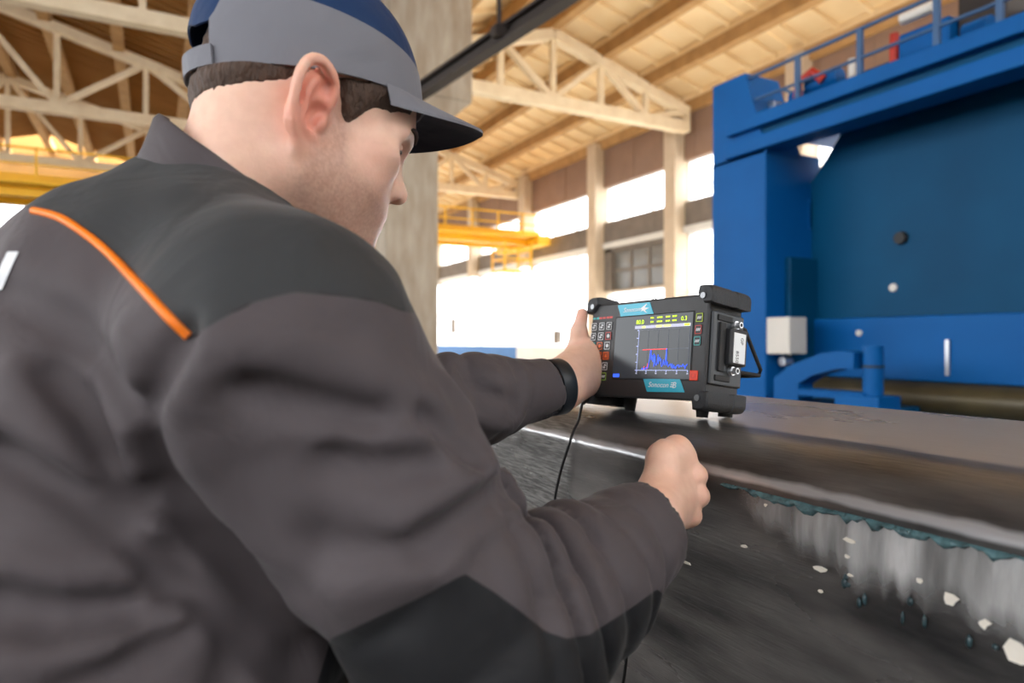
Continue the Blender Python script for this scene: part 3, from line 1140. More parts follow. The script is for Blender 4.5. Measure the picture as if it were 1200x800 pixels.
def skin_mat():
    m, nt, b = new_mat('skin')
    a = nt.nodes.new('ShaderNodeAttribute')
    a.attribute_name = 'tone'
    tc = nt.nodes.new('ShaderNodeTexCoord')
    n = nt.nodes.new('ShaderNodeTexNoise')
    n.inputs['Scale'].default_value = 90
    n.inputs['Detail'].default_value = 5
    nt.links.new(tc.outputs['Object'], n.inputs['Vector'])
    mx = nt.nodes.new('ShaderNodeMix')
    mx.data_type = 'RGBA'
    mx.blend_type = 'MULTIPLY'
    mx.inputs['Factor'].default_value = 1
    rp = nt.nodes.new('ShaderNodeValToRGB')
    rp.color_ramp.elements[0].position = .3
    rp.color_ramp.elements[0].color = (.94, .90, .88, 1)
    rp.color_ramp.elements[1].position = .65
    rp.color_ramp.elements[1].color = (1, 1, 1, 1)
    nt.links.new(n.outputs['Fac'], rp.inputs['Fac'])
    nt.links.new(a.outputs['Color'], mx.inputs['A'])
    nt.links.new(rp.outputs['Color'], mx.inputs['B'])
    nt.links.new(mx.outputs['Result'], b.inputs['Base Color'])
    b.inputs['Roughness'].default_value = .45
    b.inputs['Subsurface Weight'].default_value = .25
    b.inputs['Subsurface Radius'].default_value = (.012, .005, .003)
    b.inputs['Subsurface Scale'].default_value = .6
    bp = nt.nodes.new('ShaderNodeBump')
    bp.inputs['Strength'].default_value = .12
    bp.inputs['Distance'].default_value = .002
    n2 = nt.nodes.new('ShaderNodeTexNoise')
    n2.inputs['Scale'].default_value = 420
    nt.links.new(tc.outputs['Object'], n2.inputs['Vector'])
    nt.links.new(n2.outputs['Fac'], bp.inputs['Height'])
    nt.links.new(bp.outputs['Normal'], b.inputs['Normal'])
    return m


M_SKIN = skin_mat()
feet = (ANK[0] + ANK[1]) / 2
feet_w = W([feet[0], feet[1], FLOOR_Z])
person = empty('person', feet_w, 'person in dark work jacket and grey cap leaning over the steel block', 'person')
me = fast_mesh('body', W(bV), bQ)
set_colors(me, skin_colors(bV))
link('body', me, M_SKIN, person)

# ---------------- short hair: a shell lying on the skull below the cap
HFld = Field()
HFld.ell(hp(-.007, 0, .045), (.096, .077, .090), HM)
HFld.ell(hp(.045, 0, .050), (.052, .064, .052), HM, .03)
HFld.cone(hp(-.030, 0, -.010), NB + np.array([.0, 0, -.02]), .062, .068, .03)
HFld.cone(hp(-.052, .03, .0), NB + BR * .045 - BF * .02, .030, .045, .03)
HFld.cone(hp(-.052, -.03, .0), NB - BR * .045 - BF * .02, .030, .045, .03)


def hair_fn(P, d):
    q = (P - HC) @ HM
    x, y, z = q[:, 0], np.abs(q[:, 1]), q[:, 2]
    lump = .0012 * np.sin(x * 420 + z * 260) * np.sin(y * 300 + z * 390 + x * 90)
    # hairline: nape low at the back, clear round the ear, sideburn in front of it
    line = np.where(x < -.035, -.026 + np.clip(x + .095, 0, 1) * .62, .030)
    line = np.where((x >= -.035) & (x < -.016), .012 + (x + .035) * 1.0, line)
    line = np.where(x > .010, .031 + np.clip(x - .040, 0, 1) * .3 - .038 * np.exp(-((x - .026) / .0105) ** 2), line)
    d = d - .0050 * np.clip((z - line) / .018, .12, 1) - lump * np.clip((z - line) / .012, 0, 1)
    cut = line - z + .002 * np.sin(x * 700) * np.sin(y * 500)
    front = x - .082
    under = (P - CO) @ CU - np.where(((P - CO) @ CF < -.06) & (np.abs((P - CO) @ CR) < .038), .050, np.where(x > .03, -.002, -.0045))      # nothing but the back gap shows above the cap's rim
    return np.maximum(np.maximum(np.maximum(d, cut), front), under)


HFld.func(hair_fn)
hV, hQ = surface_net(HFld, HC - .16, HC + .16, .0025)
hV = relax(hV, hQ, 1, .4)
M_HAIR = mat('brown_hair', (84, 62, 48), .7, noise=.7, scale=160, col2=(48, 34, 26), bump=.6, bscale=300, stretch=(1, 1, .35))
for hq in pieces(hV, hQ, 150):
    link('hair', sub_mesh('hair', W(hV), hq, slice(None))[0], M_HAIR, person)

M_BROW = mat('brow_hair', (60, 42, 34), .7, noise=.6, scale=300)


def on_skin(x, y, z, lift):
    """head point pushed out to the skin"""
    dr = unit(hd(1, np.sign(y) * .45, .1))
    p = hp(x, y, z) - dr * .012
    Q = p + np.arange(0, .05, .0005)[:, None] * dr
    k = np.nonzero(F(Q, .05) > 0)[0]
    return Q[k[0]] + dr * lift


for s in (1, -1):
    b = MB().tube([W(p) for p in spline([on_skin(.0920, s * .013, .0405, 0), on_skin(.0910, s * .025, .0430, .0006), on_skin(.0850, s * .038, .0425, .0006), on_skin(.0760, s * .050, .0370, 0)], 5)], [.0016] + [.0026] * 12 + [.0018, .0014, .0008], 8)
    b.build('eyebrow', M_BROW, person)
    b = MB().tube([W(p) for p in spline([on_skin(.080, s * .019, .0160, .0006), on_skin(.083, s * .028, .0185, .0014), on_skin(.081, s * .037, .0175, .0014), on_skin(.074, s * .047, .0125, .0008)], 5)], .0012, 6)
    b.build('eyelashes', M_BROW, person)
# ------------------------------------------------------------------ jacket
def clip_split(V, Q, s):
    """cut a quad mesh along s = 0; returns vertices and the faces of both sides"""
    V = [tuple(p) for p in V]
    pos = s > 0
    n = pos[Q].sum(1)
    plus = [tuple(q) for q in Q[n == 4]]
    minus = [tuple(q) for q in Q[n == 0]]
    cut = {}

    def mid(a, b):
        k = (a, b) if a < b else (b, a)
        if k not in cut:
            t = s[a] / (s[a] - s[b])
            V.append(tuple(V[a][i] + t * (V[b][i] - V[a][i]) for i in range(3)))
            cut[k] = len(V) - 1
        return cut[k]
    for q in Q[(n > 0) & (n < 4)]:
        A, Bm = [], []
        for i in range(4):
            a, b = int(q[i]), int(q[(i + 1) % 4])
            (A if pos[a] else Bm).append(a)
            if pos[a] != pos[b]:
                m_ = mid(a, b)
                A.append(m_); Bm.append(m_)
        if len(A) > 2: plus.append(tuple(A))
        if len(Bm) > 2: minus.append(tuple(Bm))
    return np.array(V), plus, minus


def faces_mesh(name, V, faces):
    used = sorted({i for f in faces for i in f})
    mp = {u: k for k, u in enumerate(used)}
    me = bpy.data.meshes.new(name)
    me.from_pydata([tuple(V[u]) for u in used], [], [tuple(mp[i] for i in f) for f in faces])
    me.polygons.foreach_set('use_smooth', [True] * len(faces))
    me.update()
    return me


def poly_sd(x, y, poly):
    """signed pixel distance to a polygon, positive inside"""
    d = np.full(len(x), 1e9)
    n = len(poly)
    for i in range(n):
        a = np.array(poly[i], float); b = np.array(poly[(i + 1) % n], float)
        ab = b - a
        t = np.clip(((x - a[0]) * ab[0] + (y - a[1]) * ab[1]) / (ab @ ab), 0, 1)
        d = np.minimum(d, np.hypot(x - a[0] - t * ab[0], y - a[1] - t * ab[1]))
    return np.where(in_poly(x, y, poly), d, -d)


J = Field()
UP = np.array([0, 0, 1.])
J.ell(NB + (PEL - NB) * .36 - BF * .012, (.152, .190, .20), TM)
J.ell(NB + (PEL - NB) * .84 + BF * .075 + BR * .03, (.215, .22, .27), TM, .08)
J.ell(NB - BF * .056 - UP * .062, (.118, .152, .102), np.stack([BF, BR, UP], 1), .07)
J.cone(NB - UP * .006 - BF * .012, SR + UP * .003 - BF * .015, .068, .088, .05)
J.cone(NB + UP * .0 - BF * .01, SL - BF * .01, .072, .085, .05)
# sleeves
uR = SR + (ER - SR) * .5
J.cone(SR, uR, .094, .086, .04)
J.cone(uR, ER, .086, .080, .02)
fR = ER + (WR - ER) * .45
J.cone(ER, fR, .080, .064, .03)
J.cone(fR, WR, .064, .047, .02)
J.cone(SL, EL, .088, .070, .04)
fL = EL + (WL - EL) * .5
J.cone(EL, fL, .070, .056, .03)
J.cone(fL, WL, .056, .040, .02)
CUR = ER + (WR - ER) * .93                   # cuff openings
CUL = EL + (WL - EL) * .94
dirR, dirL = unit(WR - ER), unit(unit(WL - EL) + np.array([.0, -.05, .12]))
J_BASE = Field(); J_BASE.ops = list(J.ops)

FOLDS = [
    # armhole and the long creases of the flank
    ([(222, 397), (192, 440), (174, 482), (182, 522), (218, 590), (290, 676), (352, 762)], -.0085, .011),
    ([(250, 420), (215, 470), (240, 540), (300, 620)], .006, .020),
    ([(0, 528), (60, 556), (117, 592), (148, 629), (243, 719), (352, 790)], -.0085, .012),
    ([(0, 500), (70, 526), (130, 570)], .006, .014),
    ([(-10, 712), (70, 722), (130, 712), (185, 704)], -.011, .017),
    ([(-10, 668), (70, 680), (140, 690), (200, 715)], .006, .014),
    ([(-10, 770), (60, 764), (150, 742), (200, 735)], .008, .020),
    ([(80, 810), (140, 780), (210, 740)], -.007, .012),
    ([(60, 440), (100, 490), (130, 560), (165, 590)], -.007, .012),
    ([(20, 440), (60, 500), (105, 560)], .005, .014),
    ([(110, 430), (140, 480), (165, 545)], .004, .012),
    ([(170, 620), (150, 650), (185, 690), (250, 730)], .006, .014),
    ([(300, 740), (270, 780), (260, 820)], -.006, .012),
    ([(0, 345), (60, 372), (110, 420), (150, 470)], -.0045, .014),
    ([(150, 400), (165, 450), (170, 500)], .005, .014),
    # cap of the sleeve and upper arm
    ([(288, 455), (340, 470), (395, 482), (440, 490)], -.007, .012),
    ([(260, 400), (340, 405), (420, 440), (500, 470)], .0045, .018),
    ([(396, 541), (440, 546), (500, 541)], -.006, .012),
    ([(390, 500), (450, 510), (510, 520)], .004, .014),
    ([(494, 488), (526, 514), (560, 542)], -.006, .010),
    ([(505, 632), (535, 606), (570, 584), (602, 568)], -.010, .012),
    ([(480, 610), (520, 590), (575, 556)], .006, .014),
    ([(380, 640), (440, 650), (500, 640)], -.005, .016),
    ([(400, 690), (455, 670), (520, 660)], .004, .016),
    # left sleeve
    ([(540, 430), (560, 455), (600, 470)], -.003, .010),
    ([(520, 445), (560, 490), (590, 498)], .003, .010),
    ([(600, 425), (612, 455), (606, 480)], -.0025, .008),
]
for pts, amp, wd in FOLDS:
    J.fold([J_BASE.hit(x, y) for x, y in spline([np.array(p, float) for p in pts], 3)], amp * (2.6 if amp < 0 else 2.2), wd * .95)


def jacket_cuts(P, d):
    near = np.linalg.norm(P - WR, axis=1) < .13
    d = np.where(near, np.maximum(d, (P - CUR) @ dirR), d)
    hol = d_cone(P, CUR - dirR * .03, CUR + dirR * .1, .043, .043)
    d = np.where(near, np.maximum(d, -hol), d)
    near = np.linalg.norm(P - WL, axis=1) < .11
    d = np.where(near, np.maximum(d, (P - CUL) @ dirL), d)
    hol = d_cone(P, CUL - dirL * .03, CUL + dirL * .1, .0365, .0365)
    d = np.where(near, np.maximum(d, -hol), d)
    d = np.maximum(d, (FLOOR_Z + .74) - P[:, 2])
    # neck opening
    d = np.maximum(d, -d_cone(P, NB + UP * .045 + BF * .005, NB + UP * .25 + BF * .06, .072, .09))
    # sleeves bunch in rings round the bent elbow and towards the cuff
    for A_, B_, amp, per, ph0 in ((ER, WR, .0075, .036, .4), (ER, SR, .0045, .055, 1.9), (EL, WL, .0035, .045, 0.)):
        ax = B_ - A_
        ln = np.linalg.norm(ax)
        ax = ax / ln
        q = P - A_
        t = q @ ax
        rad = q - t[:, None] * ax
        near = (np.einsum('ij,ij->i', rad, rad) < .13 ** 2) & (t > -.05) & (t < ln * .9)
        if not near.any():
            continue
        u_ = unit(np.cross(ax, [0, 0, 1.])); v_ = np.cross(ax, u_)
        rn = rad[near]
        an = np.arctan2(rn @ v_, rn @ u_)
        tt = t[near]
        ph = (tt + .016 * np.sin(an + ph0) + .008 * np.sin(2 * an + 1.3 + 20 * tt)) / per * np.pi + ph0
        shape = 1 - 2 * (1 - np.abs(np.sin(ph))) ** 1.6
        win = np.clip((tt + .05) / .06, 0, 1) * np.clip((ln * .84 - tt) / .07, 0, 1) * (.7 + .3 * np.sin(an * 1.0 + tt * 40))
        if B_ is SR:
            win = win * np.clip((ln * .55 - tt) / .08, 0, 1)
        d[near] -= amp * shape * win
    # loose cloth never lies quite flat
    x, y, z = P[:, 0], P[:, 1], P[:, 2]
    return d - .0016 * np.sin(x * 38 + z * 55 + 2 * np.sin(y * 30)) * np.sin(y * 41 - z * 33) - .0010 * np.sin(x * 90 - z * 70 + y * 40) * np.sin(z * 60 + x * 30 + 2)


J.func(jacket_cuts)
jV, jQ = surface_net(J, (-.80, .30, FLOOR_Z + .70), (.22, 1.12, .24), .0042)
jV = relax(jV, jQ, 1, .4)
jm = fast_mesh('tmp', jV, jQ)
nrm = np.zeros(len(jV) * 3, np.float32)
jm.vertices.foreach_get('normal', nrm)
nrm = nrm.reshape(-1, 3)
bpy.data.meshes.remove(jm)
px = 600 + 800 * jV[:, 0] / jV[:, 1]
py = 400 - 800 * jV[:, 2] / jV[:, 1]
facing = -(nrm * jV).sum(1) / np.linalg.norm(jV, axis=1)
YOKE = [(-60, 210), (40, 247), (80, 261), (120, 290), (160, 330), (200, 373), (222, 396), (260, 373), (300, 353), (345, 342), (400, 347), (440, 353), (478, 366), (600, 366), (600, 0), (-60, 0)]
s_front = poly_sd(px, py, YOKE)
up = (jV - NB) @ SPN
lat = (jV - NB) @ BR2
s_back = np.where(lat < .10, (up + .16 + .10 * np.abs(lat)) * 900, -80)
sy = np.where(facing > .02, s_front, s_back)
sy = np.where(np.linalg.norm(jV - (EL + WL) / 2, axis=1) < .19, -50, sy)
V1, plus, minus = clip_split(jV, jQ, sy)
ELB = [(545, 672), (498, 697), (440, 724), (388, 748), (372, 800), (360, 900), (900, 900), (900, 800), (770, 690), (740, 712), (715, 728), (690, 744), (664, 748), (640, 740), (610, 716), (580, 694)]
Vn = np.array(V1)
px = 600 + 800 * Vn[:, 0] / Vn[:, 1]
py = 400 - 800 * Vn[:, 2] / Vn[:, 1]
near_el = np.minimum(np.linalg.norm(Vn - ER, axis=1), np.linalg.norm(Vn - (ER + WR) / 2, axis=1)) < .155
se = np.where(near_el, poly_sd(px, py, ELB), -60)
tri = []
quadsM = np.array([f for f in minus if len(f) == 4])
other = [f for f in minus if len(f) != 4]
V2, eplus, eminus = clip_split(V1, quadsM, se)
eminus += other


def fabric(name, col, rough=.75, wave=900, sheen=.08):
    m, nt, b = new_mat(name)
    b.inputs['Base Color'].default_value = lin(col)
    b.inputs['Roughness'].default_value = rough
    b.inputs['Sheen Weight'].default_value = sheen
    b.inputs['Sheen Roughness'].default_value = .4
    b.inputs['Specular IOR Level'].default_value = .3
    tc = nt.nodes.new('ShaderNodeTexCoord')
    n = nt.nodes.new('ShaderNodeTexNoise')
    n.inputs['Scale'].default_value = 14
    n.inputs['Detail'].default_value = 3
    n.inputs['Distortion'].default_value = .6
    w = nt.nodes.new('ShaderNodeTexNoise')
    w.inputs['Scale'].default_value = wave
    nt.links.new(tc.outputs['Object'], n.inputs['Vector'])
    nt.links.new(tc.outputs['Object'], w.inputs['Vector'])
    b1 = nt.nodes.new('ShaderNodeBump')
    b1.inputs['Strength'].default_value = .5
    b1.inputs['Distance'].default_value = .012
    b2 = nt.nodes.new('ShaderNodeBump')
    b2.inputs['Strength'].default_value = .15
    b2.inputs['Distance'].default_value = .001
    nt.links.new(n.outputs['Fac'], b1.inputs['Height'])
    nt.links.new(w.outputs['Fac'], b2.inputs['Height'])
    nt.links.new(b1.outputs['Normal'], b2.inputs['Normal'])
    nt.links.new(b2.outputs['Normal'], b.inputs['Normal'])
    return m


M_JACK = fabric('jacket_grey_twill', (79, 73, 76))
M_YOKE = fabric('yoke_black_cloth', (54, 56, 58))
M_PATCH = fabric('patch_black_cloth', (27, 28, 31), .7)
M_ORANGE = mat('orange_piping', (250, 128, 20), .5)
M_REFL = mat('reflective_tape', (205, 208, 212), .4)
jacket = link('jacket', faces_mesh('jacket', W(V2), eminus), M_JACK, person)
jacket['label'] = 'dark grey work jacket with black shoulders'
link('yoke_panel', faces_mesh('yoke_panel', W(V1), plus), M_YOKE, jacket)['label'] = 'black shoulder panel'
link('elbow_patch', faces_mesh('elbow_patch', W(V2), eplus), M_PATCH, jacket)['label'] = 'black elbow patch'


def on_cloth(pts, lift, n=6):
    out = []
    for x, y in spline([np.array(p, float) for p in pts], n):
        p = J.hit(x, y)
        out.append(p + J.normal(p) * lift)
    for _ in range(2):
        out = [out[0]] + [(out[i - 1] + 2 * out[i] + out[i + 1]) / 4 for i in range(1, len(out) - 1)] + [out[-1]]
    return out


pip = on_cloth([(40, 248), (58, 252), (80, 261), (120, 290), (160, 330), (200, 373), (222, 394)], .0008)
MB().tube([W(p) for p in pip], .0031, 8).build('piping', M_ORANGE, jacket)['label'] = 'bright orange piping along the shoulder panel'
# thin dark seam where sleeve meets the shoulder panel, and round the patch
M_SEAM = mat('seam_thread', (40, 39, 41), .8)
for pts in ([(222, 396), (260, 373), (300, 353), (345, 342), (400, 347), (440, 353), (472, 364)],):
    MB().tube([W(p) for p in on_cloth(pts, -.0004)], .0013, 6).build('seam', M_SEAM, jacket)
# reflective strip on the back
st = [on_cloth([(24, 296), (18, 308), (11, 324), (4, 340)], .0015, 3), on_cloth([(11, 296), (5, 308), (-2, 324), (-9, 340)], .0015, 3)]
MB().grid([[W(p) for p in st[0]], [W(p) for p in st[1]]]).build('reflective_strip', M_REFL, jacket)


# collar: a turned-over band round the neck
def ring_pt(a, rad, h, tilt):
    # a = 0 is the throat, pi the nape
    ax = unit(hp(-.035, 0, -.02) - NB)
    fr = unit(BF - ax * (BF @ ax))
    sd = np.cross(ax, fr)
    if sd @ BR < 0: sd = -sd
    return NB + ax * (h + tilt * math.cos(a)) + fr * math.cos(a) * rad * 1.08 + sd * math.sin(a) * rad


G = []
NA = 56
for i in range(NA):
    a = 2 * math.pi * i / NA
    gap = .0
    prof = [(.082, .000), (.0785, .020), (.0765, .042), (.0775, .050), (.082, .051), (.0862, .046), (.0915, .032), (.0975, .018), (.1025, .008), (.0995, .006), (.090, .022), (.086, .032)]
    ss = []
    for (r_, h_) in prof:
        wob = .002 * math.sin(5 * a + 1) + .0015 * math.sin(9 * a)
        front = max(0, math.cos(a))
        back = max(0, -math.cos(a)) ** 2
        low = max(0, .05 - h_) / .05 if r_ > .0835 else 0
        ss.append(W(ring_pt(a, r_ + wob - .006 * front - back * (.005 + .016 * low), h_ + .006, -.030)))
    G.append(ss)
MB().grid(G, True, True, True).build('collar', M_JACK, jacket)


# cuff hems
def hoop(cn, ax, r, tr, n=28):
    ax = unit(ax)
    u = unit(np.cross(ax, [0, 0, 1.]))
    v = np.cross(ax, u)
    return [W(cn + (u * math.cos(2 * math.pi * i / n) + v * math.sin(2 * math.pi * i / n)) * r) for i in range(n)]


# ---------------- trousers, shoes (below the picture) and wrist watch
T = Field()
for i in range(2):
    T.cone(HIPS[i] + UP * .02, KNEES[i], .105, .082, .05)
    T.cone(KNEES[i], ANK[i] + UP * .01, .082, .068, .03)
T.ell(PEL - UP * .06, (.15, .17, .14), np.stack([BF, BR, UP], 1), .05)
T.func(lambda P, d: np.maximum(d, FLOOR_Z + .06 - P[:, 2]) - .002 * np.sin(P[:, 2] * 60 + P[:, 0] * 40))
tV, tQ = surface_net(T, (-.85, .30, FLOOR_Z + .02), (-.15, .95, -.25), .010)
link('trousers', fast_mesh('trousers', W(tV), tQ), M_JACK, person)
for i in range(2):
    S = Field()
    a = ANK[i]
    base = np.array([a[0], a[1], FLOOR_Z])
    S.cone(a + UP * .04, a - UP * .02, .055, .052, .02)
    S.cone(base + UP * .045 - BF * .04, base + UP * .042 + BF * .14, .048, .050, .03)
    S.func(lambda P, d: np.maximum(d, FLOOR_Z - P[:, 2]))
    sV, sQ = surface_net(S, base - np.array([.25, .25, .01]), base + np.array([.3, .3, .22]), .007)
    link('shoe', fast_mesh('shoe', W(sV), sQ), M_BLACKRUB, person)

wd = unit(WL - EL)
M_WATCH = mat('watch_rubber', (22, 30, 38), .45)
wc = WL - wd * .004
u = unit(np.cross(wd, UP)); v = np.cross(u, wd)
rowA = []
for i in range(36):
    a = 2 * math.pi * i / 36
    dr = u * math.cos(a) * .0355 + v * math.sin(a) * .0385
    n_ = unit(dr)
    rowA.append([W(wc + dr + n_ * t + wd * s) for (t, s) in ((-.002, -.012), (.0015, -.012), (.0028, -.009), (.0028, .009), (.0015, .012), (-.002, .012))])
band = MB().grid(rowA, True, True, True).build('wrist_band', M_WATCH, person)
band['label'] = 'dark rubber sports band at the left cuff'
M_GREENL = mat('band_green_edge', (120, 150, 110), .4)
b = MB()
for k in range(7):
    a = math.radians(100 + 14 * k)
    dr = u * math.cos(a) * .0355 + v * math.sin(a) * .0385
    n_ = unit(dr)
    b.cyl(W(wc + dr + n_ * .0020 + wd * .003), W(wc + dr + n_ * .0032 + wd * .003), .0016, 8)
b.build('band_hole', M_SILVER, band)
loop = []
for k in range(10):
    a = math.radians(168 + 8 * k)
    dr = u * math.cos(a) * .0355 + v * math.sin(a) * .0385
    n_ = unit(dr)
    loop.append([W(wc + dr + n_ * t + wd * s) for (t, s) in ((.002, -.015), (.0055, -.013), (.0055, .013), (.002, .015))])
MB().grid(loop, True, False, True).build('clasp', M_WATCH, band)

# ------------------------------------------------------------------ cap


def cp(x, y, z):
    return CO + CF * x + CR * y + CU * z


CA, CB, CH_ = .108, .0865, .122


def dome(th, s, off=0.):
    """th azimuth from the front towards his right, s height 0..1"""
    r = max(1 - max(s, 0) ** 2.7, 0) ** (1 / 2.1)
    lean = .012 * s
    return cp(((CA if math.cos(th) > 0 else .1165) + off) * r * math.cos(th) - lean, (CB + off) * r * math.sin(th), s * (CH_ + off))


M_CAPG = fabric('cap_grey_twill', (118, 119, 127), .7)
M_CAPN = fabric('cap_navy_twill', (8, 46, 88), .7)
M_CAPD = fabric('cap_underside_navy', (38, 40, 52), .7)
cap = empty('cap', W(CO))
cap.parent = person
cap.matrix_parent_inverse = Matrix.Translation(person.location).inverted()
bpy.context.view_layer.update()
ROOT_MW[cap.name] = Matrix.Translation(Vector(W(CO)))
cap['label'] = 'grey and navy peaked cap'
TH0 = math.radians(150)                      # the arched opening starts here at the back


def band_top(th):
    a = abs(math.degrees(th))
    if a < 13: return .995
    if a < 16: return .24 + (16 - a) / 3 * .7
    return .24 + (a - 16) * .0026 if a < 112 else (.49 + (a - 112) * .030 if a < 127 else max(.94 - (a - 127) * .030, .30))


def cap_piece(thA, thB, lo, hi, n, m_, off=0.):
    """piece of the dome between two heights given per azimuth, with thickness"""
    outer, inner = [], []
    for i in range(n + 1):
        th = thA + (thB - thA) * i / n
        a, b_ = lo(th), hi(th)
        outer.append([dome(th, a + (b_ - a) * j / m_, off) for j in range(m_ + 1)])
        inner.append([dome(th, a + (b_ - a) * j / m_, off - .002) for j in range(m_ + 1)])
    b = MB()
    b.grid([[W(p) for p in r] for r in outer])
    b.grid([[W(p) for p in r] for r in inner])
    for rows in ((outer[0], inner[0]), (outer[-1], inner[-1])):
        b.grid([[W(p) for p in rows[0]], [W(p) for p in rows[1]]])
    b.grid([[W(r[0]) for r in outer], [W(r[0]) for r in inner]])
    b.grid([[W(r[-1]) for r in outer], [W(r[-1]) for r in inner]])
    return b


PI = math.pi
open_lo = lambda th: 0 if abs(th) < TH0 else .34 * math.sqrt(max(0, 1 - ((PI - abs(th)) / (PI - TH0)) ** 2))
cap_piece(-TH0, TH0, lambda th: -.04, lambda th: max(band_top(th), .02), 96, 12).build('side_band', M_CAPG, cap)
cap_piece(-PI, PI, lambda th: max(band_top(th) - .01, open_lo(th)), lambda th: .9995, 96, 12, -.0006).build('crown', M_CAPN, cap)
cap_piece(TH0 - .05, 2 * PI - TH0 + .05, lambda th: -.04, lambda th: .10, 20, 3, .0035).build('back_strap', M_CAPG, cap)
MB().cyl(W(dome(0, .99)), W(dome(0, 1.0, .004)), .008, 12).build('button', M_CAPN, cap)


def brim_pt(th, t, lift=0.):
    root = np.array([CA * math.cos(th), CB * math.sin(th)])
    reach = .070 * max(0, math.cos(th * 1.36)) ** .55
    x = root[0] + reach * t * (1.0) + .002
    y = root[1] * (1 + .03 * t)
    zz = -.004 - .36 * (x - CA * math.cos(1.1)) * (.45 + .55 * t) * .26 - .020 * (y / CB) ** 2 * t + .006 * (1 - abs(y) / CB)
    return cp(x, y, zz + lift)


TB = math.radians(66)
top, bot = [], []
for i in range(41):
    th = -TB + 2 * TB * i / 40
    top.append([brim_pt(th, j / 10, .0014) for j in range(11)])
    bot.append([brim_pt(th, j / 10, -.0014) for j in range(11)])
b = MB()
b.grid([[W(p) for p in r] for r in top])
b.grid([[W(r[-1]) for r in top], [W(r[-1]) for r in bot]])
b.grid([[W(r[0]) for r in top], [W(r[0]) for r in bot]])
peak = b.build('peak', M_CAPG, cap)
MB().grid([[W(p) for p in r] for r in bot]).build('peak_underside', M_CAPD, peak)
# ------------------------------------------------------------------ the steel block
XF = .572                                    # its worked front face
PROF = [(.575, -.2), (.574, -.165), (.572, -.155), (.5735, -.150), (.577, -.1455), (.585, -.1375), (.597, -.1285), (.612, -.1205), (.630, -.1145), (.652, -.1110), (.675, -.1095), (.70, -.1080), (.75, -.1050), (.85, -.1020), (.965, -.1000), (.982, -.1015), (.995, -.107), (1.002, -.118), (1.003, -.16)]
PROF = [(.560, FLOOR_Z), (.566, -.8), (.572, -.5), (.575, -.32)] + PROF + [(1.003, FLOOR_Z)]
YB0, YB1 = -1.6, 2.9


